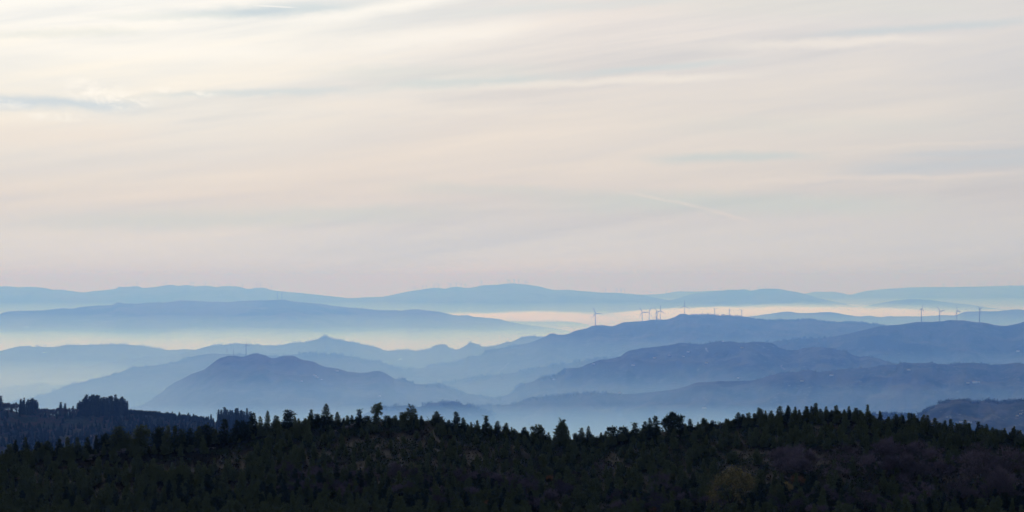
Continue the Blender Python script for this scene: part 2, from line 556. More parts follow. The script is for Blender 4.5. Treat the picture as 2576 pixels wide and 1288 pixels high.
def ridge(key, pts, D, wf, wb, mat, seed=0, floor=FLOOR, step=4.0, rows=56, spur=.42, lam=900.0, rough=.6, ends=(90, 90), kind='hill'):
    """a hill range: its crest runs through PTS (picture spots) at distance D (number or [(px, D)]), with real slopes in front and behind"""
    x0, x1 = pts[0][0], pts[-1][0]
    left_open, right_open = x0 <= 0, x1 >= 2576
    pxs = [p[0] for p in pts]
    pys = [p[1] for p in pts]
    a = -420 if left_open else x0 - ends[0]
    b = 2576 + 420 if right_open else x1 + ends[1]
    u = np.arange(a, b + step, step)
    rng = seed * 13.7
    py = pchip(pxs, pys, u)
    if left_open:
        py = np.where(u < x0, pys[0] + (x0 - u) * .03 + 4 * fbm(u / 160 + rng, u * 0 + rng, 3), py)
    if right_open:
        py = np.where(u > x1, pys[-1] + (u - x1) * .03 + 4 * fbm(u / 160 + rng, u * 0 + rng, 3), py)
    jag = rough * (fbm(u / 26 + rng, u * 0 + rng * .7, 4, .66) * 2.6 - 2.2 * np.clip(fbm(u / 13 + rng * 1.9, u * 0 + rng, 3, .6) - .12, 0, 1))
    Dc = np.full_like(u, float(D)) if isinstance(D, (int, float)) else np.interp(u, [q[0] for q in D], [q[1] for q in D])
    Dc = Dc * (1 + .012 * fbm(u / 240 + rng, u * 0 + 3.3 + rng, 2))
    zc = -(py - HY) / F * Dc
    zj = -jag / F * Dc
    # open ends of the range sink into the valley
    if not left_open:
        s = np.clip((x0 - u) / ends[0], 0, 1)
        zc = zc - (zc - floor + 20) * s * s * (3 - 2 * s)
    if not right_open:
        s = np.clip((u - x1) / ends[1], 0, 1)
        zc = zc - (zc - floor + 20) * s * s * (3 - 2 * s)
    tf = np.linspace(1, 0, rows) ** 1.25
    tb = np.linspace(0, 1, max(10, rows // 3))[1:]
    V = []
    for tt, w, sgn in [(x, wf, -1) for x in tf] + [(x, wb, 1) for x in tb]:
        wob = 1 + .25 * fbm(u / 130 + rng, u * 0 + 9.1, 2)
        y = Dc + sgn * tt * w * wob
        x = (u - 1288) / F * y
        g = .45 * tt + .55 * tt * tt * (3 - 2 * tt)
        x_s, x = x, x + .75 * (y - Dc)
        n = fbm(x / lam + rng, y / (lam * 1.2) + rng, 4, .5)
        rid = 1 - 2 * np.abs(fbm(x / (lam * .7) + rng + 31, y / (lam * 1.3) + rng, 3, .5))
        x = x_s
        mod = 1 + spur * (.7 * n - .55 * rid + .1) * np.minimum(1, tt * 5) * (1 - .5 * tt)
        z = zc - (zc - floor + 12) * g * np.maximum(.15, mod)
        bump = fbm(x / (lam * .17) + rng, y / (lam * .21) + rng * .3, 4, .6)
        z = z + zj * math.exp(-tt * 22) + (zc - floor) * .085 * (bump - .38) * min(1, tt * 9) * (1 - .4 * tt)
        V.append(np.stack([x, y, z], 1))
    V = np.array(V)
    o = mesh_obj(kind, V.reshape(-1, 3), grid_faces(V.shape[0], V.shape[1]), mat, smooth=True)
    tag(o, kind='structure')
    HILLS[key] = dict(u=u, V=V[:rows], py=py, D=Dc, crest=V[rows - 1], obj=o)
    return o


def on_hill(key, px, py):
    """point of a range's near slope that the picture shows at (px, py)"""
    h = HILLS[key]
    i = int(np.clip(round((px - h['u'][0]) / (h['u'][1] - h['u'][0])), 0, len(h['u']) - 1))
    col = h['V'][:, i]
    yy = HY - col[:, 2] / col[:, 1] * F
    for j in range(len(yy) - 1):
        if yy[j + 1] <= py:
            a = (yy[j] - py) / max(1e-6, yy[j] - yy[j + 1])
            q = col[j] + (col[j + 1] - col[j]) * np.clip(a, 0, 1)
            return Vector(((px - 1288) / F * q[1], q[1], q[2]))
    q = col[-1]
    return Vector(((px - 1288) / F * q[1], q[1], q[2]))


def build_ground():
    # one sheet out past the last range, lying on the valley floors
    xs = np.linspace(-25400, 25400, 41)
    ys = np.concatenate([np.linspace(-2800, 1900, 6), np.linspace(2600, 51400, 60)])
    X, Y = np.meshgrid(xs, ys)
    Z = FLOOR - 12 + 22 * fbm(X / 2500, Y / 2500, 4)
    o = mesh_obj('ground', np.stack([X, Y, Z], 2).reshape(-1, 3), grid_faces(len(ys), len(xs)), M['hill'], smooth=True)
    tag(o, kind='structure')


build_ground()

# farthest first
ridge('A3', [(1560, 748), (1613, 741), (1658, 740), (1713, 733), (1750, 733.5), (1813, 731), (1900, 738), (1980, 741), (2022, 739), (2052, 734), (2092, 734), (2117, 737), (2137, 742), (2149, 740), (2172, 733.5), (2207, 729),
             (2257, 725), (2319, 722.5), (2407, 722), (2482, 720.5), (2532, 719), (2576, 718)], 29000, 3500, 2500, M['far'], 1, rough=.35, lam=2400)
ridge('A', [(0, 720.5), (15, 720), (45, 722.5), (82, 721.8), (115, 725), (135, 728.8), (155, 728.8), (175, 731.8), (207, 735.5), (225, 734), (250, 731), (290, 726.8), (300, 721), (312, 722.5), (345, 720), (362, 725),
            (390, 721.8), (435, 716.8), (450, 719), (470, 716.8), (490, 720.5), (520, 719), (547, 722.5), (557, 720), (582, 719.8), (602, 721.8), (627, 726.8), (644, 724), (664, 724), (684, 730), (709, 733), (744, 736),
            (794, 741), (844, 746), (881, 750), (919, 748), (954, 747.5), (994, 740.5), (1026, 733.5), (1064, 728), (1094, 724), (1119, 726), (1144, 721), (1174, 725), (1214, 718), (1249, 716), (1288, 713),
            (1318, 715.5), (1363, 722.5), (1398, 730), (1418, 729), (1483, 734), (1513, 736), (1553, 737), (1613, 742), (1650, 749), (1685, 756), (1740, 768)], 23500, 3400, 2500, M['far'], 2, rough=.5, lam=2200)
ridge('A2', [(1620, 768), (1685, 756), (1713, 748), (1743, 739), (1775, 735.5), (1813, 732), (1838, 728.5), (1853, 729), (1875, 728), (1888, 731), (1923, 726), (1932, 726), (1957, 727), (1982, 731), (2022, 739), (2057, 749),
             (2094, 758), (2132, 765.5), (2180, 775)], 22800, 3000, 2500, M['far'], 3, rough=.45, lam=2200)
ridge('A4', [(2150, 776), (2202, 765), (2227, 760.5), (2257, 755.5), (2297, 752.5), (2332, 754), (2382, 760.5), (2432, 765.5), (2482, 773), (2532, 778), (2576, 781)], 22500, 2500, 2500, M['far'], 4, rough=.35, lam=2000)
ridge('C', [(1850, 800), (1932, 790), (1982, 784), (2020, 788), (2082, 785), (2120, 790), (2164, 796), (2187, 794), (2212, 798), (2244, 795.5), (2307, 796), (2382, 793), (2400, 793), (2432, 784), (2470, 783), (2494, 783), (2532, 780.5),
            (2552, 778), (2576, 780)], 15600, 2200, 2000, M['far'], 5, rough=.5, lam=1700)
ridge('B2', [(1180, 812), (1249, 803), (1269, 799), (1288, 801), (1320, 802.5), (1350, 805), (1393, 804), (1425, 808), (1463, 813), (1488, 818), (1540, 828)], 17600, 1500, 2000, M['far'], 6, rough=.5, lam=1700)
ridge('B', [(0, 790), (20, 784), (52, 782), (77, 782), (110, 780.5), (150, 776), (157, 775), (180, 777), (195, 774), (225, 770), (282, 767), (296, 760.5), (312, 763), (347, 764), (375, 761), (412, 761), (460, 756), (525, 759),
            (575, 760), (612, 757), (644, 756), (669, 755.5), (706, 754), (744, 759), (794, 763), (844, 770), (909, 776), (964, 780.5), (991, 780), (1006, 782), (1041, 778), (1069, 780.5), (1109, 785.5), (1154, 794), (1171, 793),
            (1194, 797), (1219, 799), (1249, 802), (1288, 811), (1325, 817), (1363, 822), (1393, 826), (1450, 838)], 15500, 2600, 2200, M['far'], 7, rough=.45, lam=1800)
ridge('F', [(0, 883), (25, 877), (52, 870.5), (87, 872.5), (145, 873), (160, 869), (212, 868), (287, 866), (350, 869), (375, 874), (425, 880), (475, 878.5), (520, 884)], 11150, 1300, 1500, M['hill'], 8, rough=.7, ends=(90, 160))
ridge('E', [(0, 942), (62, 934), (100, 928), (150, 923), (187, 925.5), (225, 919), (275, 910.5), (312, 904), (375, 897), (425, 895.5), (462, 889), (500, 877), (525, 871), (562, 867), (605, 864), (644, 868), (689, 869), (736, 863),
            (764, 862), (794, 855.5), (819, 848), (834, 852), (869, 858), (906, 865.5), (944, 873), (976, 882), (1019, 880.5), (1044, 883), (1079, 879), (1094, 872), (1111, 867), (1129, 873), (1134, 878), (1149, 879), (1169, 870.5),
            (1184, 861.5), (1199, 865.5), (1219, 873), (1244, 870.5), (1269, 863), (1288, 859), (1313, 849), (1338, 846), (1363, 848), (1400, 856), (1480, 868)], [(0, 10400), (450, 10700), (700, 10900), (1500, 11100)], 1500, 1500, M['hill'], 9, rough=.8)
ridge('T', [(900, 956), (960, 938), (1000, 932), (1044, 927), (1064, 925.5), (1089, 917), (1131, 914), (1164, 905.5), (1181, 894), (1206, 895.5), (1234, 880), (1256, 878), (1288, 870), (1325, 864), (1368, 848), (1390, 839), (1405, 842), (1425, 840.5),
            (1453, 830.5), (1473, 827), (1495, 819), (1513, 818), (1538, 820.5), (1570, 811), (1613, 808), (1650, 804), (1670, 804), (1698, 797), (1710, 790.5), (1723, 789), (1738, 793), (1775, 791), (1813, 794), (1863, 796),
            (1883, 797), (1903, 803), (1932, 805), (1982, 805.5), (2012, 805), (2029, 802), (2052, 805.5), (2092, 810), (2144, 810), (2182, 813), (2227, 819), (2300, 830), (2420, 850)], [(900, 8900), (1300, 9500), (1700, 9700), (2500, 9800)], 2300, 1800, M['hill'], 10, rough=.6)
ridge('H', [(0, 979), (37, 974), (75, 967), (107, 966), (130, 974), (160, 970), (175, 973), (230, 980)], 9500, 800, 900, M['hill'], 11, rough=.8)
ridge('R', [(1840, 880), (1900, 864), (1957, 858), (2007, 852), (2057, 851), (2087, 848), (2120, 842), (2144, 837), (2182, 828), (2227, 819), (2257, 817), (2287, 813), (2307, 810), (2332, 810), (2369, 808), (2389, 805.5), (2422, 806), (2452, 810),
            (2477, 812), (2502, 817), (2522, 820), (2547, 817), (2564, 813), (2576, 809), (2700, 790)], 7750, 1150, 1500, M['brown'], 12, rough=.4, spur=.55)
ridge('T2', [(1060, 972), (1130, 958), (1200, 948), (1288, 938), (1338, 928), (1423, 914), (1483, 905.5), (1538, 900.5), (1600, 905)], 8000, 900, 900, M['hill'], 13, rough=.8)
ridge('G', [(0, 1020), (60, 1005), (120, 990), (150, 978), (180, 968), (217, 959), (237, 953), (275, 945.5), (317, 930.5), (340, 923), (387, 920.5), (425, 914), (450, 908), (487, 895.5), (540, 889), (570, 890.5), (612, 891), (644, 893), (690, 895),
            (739, 892), (769, 889), (806, 889), (844, 893), (884, 897), (914, 905.5), (956, 909), (976, 918), (1006, 927), (1031, 930), (1100, 940)], [(0, 7900), (500, 8900), (1100, 9000)], 1300, 1200, M['hill'], 14, rough=.9)
ridge('L', [(1180, 1020), (1230, 1008), (1270, 995), (1288, 987), (1303, 972), (1338, 960.5), (1363, 949), (1398, 944), (1423, 929), (1463, 923), (1478, 915.5), (1508, 907), (1538, 902), (1558, 897), (1583, 882), (1608, 877.5), (1638, 873),
            (1663, 870.5), (1693, 866), (1708, 862.5), (1738, 864), (1763, 866), (1788, 862), (1813, 859), (1838, 859), (1870, 863), (1895, 860), (1913, 860.5), (1932, 862), (1944, 864), (1964, 875.5), (1987, 880.5), (2009, 880),
            (2027, 874), (2062, 873.5), (2087, 874), (2107, 880.5), (2127, 882), (2144, 892), (2162, 898), (2177, 896), (2197, 899), (2214, 904), (2232, 908), (2252, 915.5), (2320, 930)], [(1180, 6450), (1700, 6500), (2300, 6250)], 1250, 700, M['brown'], 15, rough=1.0)
ridge('K', [(300, 1030), (325, 1024), (350, 1021), (375, 1009), (410, 985), (430, 967), (457, 953), (487, 939), (512, 930.5), (532, 915.5), (555, 900.5), (582, 895), (607, 897.5), (644, 889), (666, 893), (686, 900.5), (716, 895.5), (736, 895),
            (754, 903), (784, 909), (819, 923), (844, 925.5), (881, 936), (919, 937.5), (949, 932.5), (966, 937), (999, 954), (1014, 954), (1049, 967), (1081, 967), (1111, 969), (1141, 977), (1169, 988), (1210, 996), (1270, 1008)],
      6500, 1700, 1300, M['brown'], 16, rough=.8)
ridge('M', [(1060, 1040), (1089, 1033), (1144, 1023), (1219, 1020), (1288, 1017), (1333, 1003.5), (1363, 998.5), (1413, 995), (1450, 990), (1488, 988.5), (1525, 988.5), (1575, 991), (1638, 986), (1688, 980.5), (1725, 972), (1750, 963),
            (1813, 959), (1888, 957), (1932, 946), (1969, 938), (2002, 935.5), (2027, 930), (2039, 930.5), (2057, 935.5), (2094, 932), (2132, 927.5), (2182, 925.5), (2219, 920), (2252, 918), (2274, 910.5), (2294, 913.5), (2332, 913),
            (2347, 912), (2357, 915), (2389, 916), (2412, 914), (2439, 912.5), (2482, 915), (2494, 918), (2532, 915.5), (2557, 913), (2576, 915.5)], [(1060, 5400), (1700, 5400), (2576, 5350)], 1000, 600, M['brown'], 17, rough=.8, lam=600, spur=.6)
ridge('N', [(880, 1052), (969, 1026), (1019, 1020), (1050, 1023), (1100, 1012), (1140, 1015), (1180, 1021), (1230, 1036)], 4900, 500, 600, M['hill'], 18, rough=.9, floor=-430)
ridge('Q', [(2150, 1056), (2194, 1043), (2244, 1041), (2307, 1043), (2322, 1037), (2342, 1025), (2369, 1013), (2399, 1005), (2432, 1007), (2457, 1011), (2489, 1008), (2507, 1012), (2544, 1010), (2576, 1007)], 3100, 650, 700, M['brown'], 19, rough=1.2, floor=-330, lam=300)

# ------------------------------------------------------------------ the near hill and the slope beyond it
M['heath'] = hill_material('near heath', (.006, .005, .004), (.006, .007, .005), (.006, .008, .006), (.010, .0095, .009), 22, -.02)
M['slope'] = hill_material('brown-green slope', (.045, .030, .023), (.024, .030, .020), (.016, .023, .017), (.06, .055, .05), 14)  # heath brown and dark green ground of the slope beyond

FG = [(0, 1148), (100, 1141), (200, 1139), (260, 1133), (337, 1123), (430, 1124), (500, 1117), (560, 1105), (644, 1088), (700, 1076), (756, 1068), (820, 1066), (881, 1066), (969, 1061), (1069, 1060), (1089, 1060), (1119, 1067), (1156, 1075),
      (1189, 1076), (1219, 1083), (1288, 1088), (1338, 1102), (1393, 1108), (1438, 1108), (1500, 1106), (1538, 1103), (1588, 1096), (1663, 1088), (1713, 1082), (1750, 1076), (1800, 1070), (1825, 1068), (1850, 1062), (1932, 1052),
      (2007, 1048), (2082, 1043), (2157, 1048), (2207, 1057), (2257, 1062), (2307, 1063), (2357, 1082), (2407, 1088), (2457, 1088), (2507, 1093), (2576, 1103)]


def fg_crest(px):
    px = np.asarray(px, float)
    py = pchip([p[0] for p in FG], [p[1] for p in FG], px)
    py = np.where(px > 2576, 1103 + (px - 2576) * .10, np.where(px < 0, 1148 + (-px) * .03, py))
    D = 1000 + 45 * fbm(px / 420 + 4.4, px * 0 + 1.7, 2)
    return D, -(py - HY) / F * D


def fg_height(x, y):
    """height of the near ground (x, y arrays)"""
    x = np.asarray(x, float)
    y = np.asarray(y, float)
    px = np.clip(1288 + x / np.maximum(y, 300) * F, -900, 3500)
    D, zc = fg_crest(px)
    s = D - y
    front = zc - .118 * np.maximum(s, 0) - 6e-5 * np.maximum(s, 0) ** 2 - 1.2 * (1 - np.exp(-np.maximum(s, 0) / 8))
    front = front + np.clip(s / 25, 0, 1) * (1.6 * fbm(x / 34, y / 34, 3) + .55 * fbm(x / 9, y / 9, 3)) * .8
    near = -2.4 - .235 * np.abs(y) + 2.5 * fbm(x / 60 + 5, y / 60, 3)
    kk = 9.0
    a = np.where(s > 0, kk * np.logaddexp(front / kk, near / kk), front)
    b = np.maximum(-s, 0)
    back = zc - .34 * b * b / (b + 70)
    z = np.where(s > 0, a, back)
    return np.maximum(z, FLOOR - 8)


def build_near():
    u = np.arange(-620, 3200, 7.0)
    ys = np.concatenate([np.linspace(-300, -8, 14), np.linspace(2, 560, 26), np.linspace(580, 800, 20)[:-1], np.linspace(800, 1075, 92)[:-1], np.linspace(1075, 2650, 40)])
    U, Y = np.meshgrid(u, ys)
    X = (U - 1288) / F * np.maximum(Y, 400)
    X = np.where(Y < 400, X * 1.0, X)
    Z = fg_height(X, Y)
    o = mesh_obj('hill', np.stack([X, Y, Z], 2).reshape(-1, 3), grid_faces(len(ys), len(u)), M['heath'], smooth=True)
    tag(o, kind='structure')


build_near()
ridge('S', [(0, 1027), (25, 1032), (50, 1037), (100, 1041), (150, 1046), (195, 1044), (250, 1041), (320, 1040), (375, 1043), (442, 1050), (500, 1056), (545, 1062), (630, 1068), (700, 1080), (760, 1098), (820, 1120)], 1760, 460, 500, M['slope'], 23,
      floor=-215, rough=.7, lam=160, spur=.25, ends=(60, 160))


def on_near(px, py):
    """point of the near hill's face that the picture shows at (px, py)"""
    ys = np.linspace(700, 1060, 361)
    x = (px - 1288) / F * ys
    z = fg_height(x, ys)
    rows = HY - z / ys * F
    D, _ = fg_crest(px)
    ok = np.where((rows <= py) & (ys <= D + 2))[0]
    if len(ok) == 0:
        i = int(np.argmin(np.abs(ys - D)))
    else:
        i = int(ok[0])
    return Vector((x[i], ys[i], z[i]))


# ------------------------------------------------------------------ trees
def leaf_material(name, c1, c2, scale=.6):
    m, t, k, out = material(name)
    geo = t.nodes.new('ShaderNodeNewGeometry')
    oi = t.nodes.new('ShaderNodeObjectInfo')
    n = k.noise(geo.outputs['Position'], scale, 3, .6)
    f = k.math('ADD', k.math('MULTIPLY', n, .9), k.math('MULTIPLY', k.math('SUBTRACT', oi.outputs['Random'], .5), .75), True)
    c = k.mix(k.step(f, .25, .75), c1, c2)
    diffuse_out(t, k, out, c)
    return m


M['pine'] = leaf_material('pine needles', (.024, .037, .024), (.105, .120, .052))
M['spruce'] = leaf_material('spruce needles', (.015, .025, .019), (.030, .043, .028))
M['bark'] = leaf_material('bark', (.034, .028, .024), (.06, .048, .042))
M['twig'] = leaf_material('bare twigs', (.080, .063, .072), (.165, .124, .142), .15)
M['pale_twig'] = leaf_material('pale birch twigs', (.06, .05, .05), (.10, .08, .08), .15)
M['gold'] = leaf_material('autumn leaves', (.13, .115, .05), (.27, .20, .075), .45)
M['orange'] = leaf_material('orange autumn leaves', (.14, .075, .034), (.25, .12, .045), .8)
M['gorse'] = leaf_material('gorse', (.028, .042, .022), (.070, .082, .034), .25)
M['heather'] = leaf_material('heather', (.007, .006, .0048), (.0145, .011, .008), .08)


def tufts(rs, c, d, s, n=4, spread=.8):
    """fans of narrow triangles: needle or leaf tufts at points C pointing along D"""
    c = np.repeat(c, n, 0)
    d = np.repeat(d, n, 0)
    s = np.repeat(s, n, 0)[:, None]
    m = len(c)
    r = lambda: rs.normal(size=(m, 3)) * spread
    a = c + r() * s * .15
    e1 = c + (d + r() * .6) * s
    e2 = e1 + r() * s * .42
    v = np.stack([a, e1, e2], 1).reshape(-1, 3)
    return v, np.arange(m * 3).reshape(-1, 3)


def pine_crown(seed, h=7.0, w=2.6, base=.08, whorls=13, per=6, power=.75, droop=.15, round_top=0.0, size=.46, gaps=0.0, tri=4, lean=(0, 0)):
    rs = np.random.RandomState(seed)
    C, D, S = [], [], []
    for i in range(whorls):
        t = base + (1 - base) * (i + .35 * rs.rand()) / whorls
        if rs.rand() < gaps:
            continue
        R = w * .5 * ((1 - t) ** power * (1 - round_top) + round_top * math.sqrt(max(0.02, 1 - ((t - .45) / .58) ** 2)))
        R *= .8 + .4 * rs.rand()
        k = max(3, int(round(per * (.6 + .5 * R / (w * .5)))))
        a0 = rs.rand() * 7
        ph = seed * 1.7 + i * .35
        for q in range(k):
            if rs.rand() < gaps * .6:
                continue
            a = a0 + q * 2 * math.pi / k + rs.normal() * .25
            L = R * (.62 + .55 * rs.rand()) * (1 + .28 * math.sin(a + ph))
            z0 = t * h + rs.normal() * .12
            nt = max(2, int(L / (size * .62)) + 1)
            for j in range(nt):
                f = (j + .7) / nt
                up = -droop * L * f + .28 * L * f * f
                C.append((math.cos(a) * L * f + lean[0] * t, math.sin(a) * L * f + lean[1] * t, z0 + up))
                D.append((math.cos(a) * .75, math.sin(a) * .75, .55 + .2 * rs.rand()))
                S.append(size * (.75 + .5 * rs.rand()) * (1 - .35 * t))
    for q in range(5):       # the leader
        C.append((lean[0] + rs.normal() * .04, lean[1] + rs.normal() * .04, h * (.93 + .012 * q)))
        D.append((rs.normal() * .2, rs.normal() * .2, 1.0))
        S.append(size * (.8 - .06 * q))
    return tufts(rs, np.array(C), np.array(D), np.array(S), tri)


def trunk_mesh(h, r, lean=(0, 0), top=.92):
    b = MB()
    b.tube([(0, 0, -.5), (lean[0] * .3, lean[1] * .3, h * .4), (lean[0] * top, lean[1] * top, h * top)], [r, r * .7, r * .15], 5)
    return b.arrays()


def limbs(rs, b, p, d, L, r, depth, twigs, spread=.55, up=.12):
    """grow a bare limb and its forks"""
    n = 3
    pts, rr = [p], [r]
    q = Vector(p)
    for i in range(n):
        d = (d + Vector(rs.normal(size=3)) * .13 + Vector((0, 0, up))).normalized()
        q = q + d * (L / n)
        pts.append(tuple(q))
        rr.append(r * (1 - .45 * (i + 1) / n))
    if r > .012:
        b.tube(pts, rr, 4 if depth < 2 else 3, False)
    if depth >= 4:
        twigs.append((pts[-2], tuple(d), L))
        twigs.append((pts[-1], tuple(d), L))
        return
    for k in range(3 if depth < 3 else 4):
        a = pts[-1] if k < 2 else pts[-2]
        nd = (d + Vector(rs.normal(size=3)) * spread).normalized()
        limbs(rs, b, a, nd, L * (.62 + .16 * rs.rand()), rr[-1] * .72, depth + 1, twigs, spread, up)


def bare_tree(seed, h, trunk_share=.16, per=5, width=.07, spread=.6):
    """(limb mesh, twig mesh) of a leafless broadleaf tree"""
    rs = np.random.RandomState(seed)
    b = MB()
    tw = []
    b.tube([(0, 0, -.6), (rs.normal() * .1, rs.normal() * .1, h * trunk_share)], [h * .022, h * .017], 6, False)
    for k in range(4):
        d = Vector((rs.normal() * .55, rs.normal() * .55, 1)).normalized()
        limbs(rs, b, (0, 0, h * trunk_share * (.7 + .3 * rs.rand())), d, h * .27, h * .012, 1, tw, spread)
    P_ = np.array([t[0] for t in tw])
    D_ = np.array([t[1] for t in tw])
    L_ = np.array([t[2] for t in tw])
    P_, D_, L_ = np.repeat(P_, per, 0), np.repeat(D_, per, 0), np.repeat(L_, per, 0)
    m = len(P_)
    d = D_ + rs.normal(size=(m, 3)) * .6 + np.array([0, 0, .2])
    d /= np.linalg.norm(d, axis=1)[:, None]
    e = P_ + d * (L_ * (.7 + .8 * rs.rand(m)))[:, None]
    sd = np.cross(d, rs.normal(size=(m, 3)))
    sd /= np.linalg.norm(sd, axis=1)[:, None]
    v = np.stack([P_ - sd * width, P_ + sd * width, e], 1).reshape(-1, 3)
    return b.arrays(), (v, np.arange(m * 3).reshape(-1, 3)), e


def scaled(vf, s):
    return vf[0] * s, vf[1]


STORE = bpy.data.collections.new('store')       # never linked to the scene: keeps the first of each kind apart


def proto(kind, crown, trunk, crown_mat, trunk_mat, crown_name='crown', trunk_name='trunk'):
    """meshes of one kind, 1 m of height = 1 m"""
    def mk(nm, vf, mat):
        v, f = vf
        o = mesh_obj(nm, v, f, mat)
        me = o.data
        COL.objects.unlink(o)
        bpy.data.objects.remove(o)
        return me
    return dict(kind=kind, meshes=[(crown_name, mk(crown_name, crown, crown_mat)), (trunk_name, mk(trunk_name, trunk, trunk_mat))], arrays=[crown, trunk], first=None)


def plant(pr, loc, size, rz=0.0, label=None, category='tree', group=None, wide=1.0):
    """one tree of a kind as a thing with its crown and trunk"""
    if pr['first'] is None:
        t = empty(pr['kind'])
        for nm, me in pr['meshes']:
            o = bpy.data.objects.new(nm, me)
            COL.objects.link(o)
            o.parent = t
        pr['first'] = t
    else:
        t = copy_tree(pr['first'])
    t.location = loc
    t.rotation_euler = (0, 0, rz)
    t.scale = (size * wide, size * wide, size)
    for key in ('group',):
        if key in t and not group:
            del t[key]
    return tag(t, label, category, group)


def merge(name, items, mat_parts, kind='stuff', label=None):
    """many small plants nobody could count, as one mesh. ITEMS: (arrays, loc, size, rz, wide)"""
    V, Fq, Ft, n = [], [], [], 0
    mi = []
    for arrs, loc, sz, rz, wd in items:
        cs, sn = math.cos(rz), math.sin(rz)
        for (v, f) in arrs:
            x = (v[:, 0] * cs - v[:, 1] * sn) * sz * wd + loc[0]
            y = (v[:, 0] * sn + v[:, 1] * cs) * sz * wd + loc[1]
            z = v[:, 2] * sz + loc[2]
            V.append(np.stack([x, y, z], 1))
            for g in (f if isinstance(f, list) else [f]):
                (Fq if g.shape[1] == 4 else Ft).append(g + n)
            n += len(v)
    fs = [np.concatenate(a) for a in (Fq, Ft) if a]
    o = mesh_obj(name, np.concatenate(V), fs, mat_parts)
    return tag(o, label, kind=kind)


rnd = random.Random(11)
UNIT = dict(h=1.0)
pines = []
for i in range(8):          # pointed young pines, 1 m = whole height
    h = 7.0
    w = [2.5, 2.9, 3.3, 2.7, 3.6, 3.0, 2.6, 3.4][i]
    cr = pine_crown(100 + i, h, w, .02, 16, 9, [.85, .7, .75, .95, .6, .7, .85, .75][i], .12, [.0, .2, .08, 0, .25, .12, .0, .1][i], .52, 0, 5)
    pines.append(proto('pine_tree', scaled(cr, 1 / h), scaled(trunk_mesh(h, .12), 1 / h), M['pine'], M['bark']))
round_pines = []
for i in range(4):          # bushy pines with rounded tops
    h = 6.0
    cr = pine_crown(140 + i, h, [4.2, 3.6, 4.8, 4.0][i], .02, 12, 9, .65, .05, .6, .58, .0, 5)
    round_pines.append(proto('pine_tree', scaled(cr, 1 / h), scaled(trunk_mesh(h, .14), 1 / h), M['pine'], M['bark']))
spruces = []
for i in range(5):
    h = 14.0
    cr = pine_crown(180 + i, h, [3.8, 4.4, 3.4, 4.8, 4.0][i], .0, 22, 9, .8, .32, 0, .85, .02, 5)
    spruces.append(proto('spruce_tree', scaled(cr, 1 / h), scaled(trunk_mesh(h, .2), 1 / h), M['spruce'], M['bark']))


def clump_crown(seed, lumps, size=.5, n=26, tri=4):
    """foliage gathered in separate clumps: (x, y, z, radius, flatness)"""
    rs = np.random.RandomState(seed)
    C, D, S = [], [], []
    for (x, y, z, r, fl) in lumps:
        k = max(6, int(n * r * r))
        d = rs.normal(size=(k, 3))
        d /= np.linalg.norm(d, axis=1)[:, None]
        q = d * (rs.rand(k) ** .4)[:, None] * np.array([r, r, r * fl]) + np.array([x, y, z])
        C.append(q)
        D.append(d * .6 + np.array([0, 0, .4]))
        S.append(size * (.7 + .6 * rs.rand(k)))
    return tufts(rs, np.concatenate(C), np.concatenate(D), np.concatenate(S), tri)


def limb_trunk(h, r, ends, fork=.3):
    b = MB()
    b.tube([(0, 0, -.5), (0, 0, h * fork), (0, 0, h * .8)], [r, r * .75, r * .3], 6)
    for (x, y, z) in ends:
        zz = max(h * .12, min(z - .35 * math.hypot(x, y), h * .78))
        b.tube([(0, 0, zz), (x * .5, y * .5, zz + (z - zz) * .4), (x, y, z)], [r * .42, r * .3, r * .12], 4)
    return b.arrays()


def special(lumps, h, r, seed, fork=.3, size=.5, n=26):
    n, size = n * 2.6, size * 1.12
    cr = clump_crown(seed, lumps, size, n)
    tr = limb_trunk(h, r, [l[:3] for l in lumps], fork)
    return proto('pine_tree', scaled(cr, 1 / h), scaled(tr, 1 / h), M['pine'], M['bark'])


# open-crowned pine with forked bare stems
open_pine = special([(-1.3, 0, 6.1, .75, .8), (-1.6, .4, 4.9, .7, .7), (-.5, 0, 7.0, .65, .9), (.9, .2, 7.3, .8, .9), (1.2, -.3, 6.2, .7, .8), (.2, .5, 5.6, .8, .8), (-.4, -.4, 4.6, .8, .8), (.9, 0, 5.0, .6, .7), (1.5, 0, 4.3, .5, .5), (0, 0, 3.6, .7, .6), (-.8, .2, 2.4, .9, .7), (.7, 0, 1.9, 1.0, .7), (-.2, 0, 1.0, 1.2, .7)], 7.8, .26, 301, .25)
ragged_pine = special([(.4, 0, 7.0, .6, .9), (-.6, .2, 5.7, .8, .8), (.9, 0, 5.9, .7, .7), (1.4, -.2, 4.9, .7, .6), (-1.4, 0, 4.4, .9, .8), (-1.8, .2, 3.2, .9, .9), (.2, .3, 4.3, .8, .8), (1.7, 0, 3.2, .8, .8), (0, -.3, 2.6, 1.0, .8)], 7.6, .18, 302, .3)
layered_pine = special([(-.3, 0, 7.2, .7, .6), (.3, 0, 6.5, 1.0, .5), (-1.6, .2, 5.9, .9, .35), (1.5, -.2, 5.6, 1.0, .35), (3.0, .3, 6.0, .8, .35), (3.6, 0, 5.2, .6, .3), (-2.6, -.2, 4.9, 1.1, .32), (.2, .5, 5.2, 1.3, .45), (2.4, -.4, 4.4, 1.1, .35), (-3.2, .2, 3.8, 1.0, .3),
                        (-1.2, 0, 4.0, 1.2, .4), (1.2, .2, 3.6, 1.2, .4), (-2.2, -.3, 2.7, 1.2, .4), (2.8, .2, 2.9, 1.1, .4), (0, 0, 2.4, 1.2, .5), (-.8, .4, 1.5, 1.0, .6)], 7.8, .24, 303, .2, .5, 30)
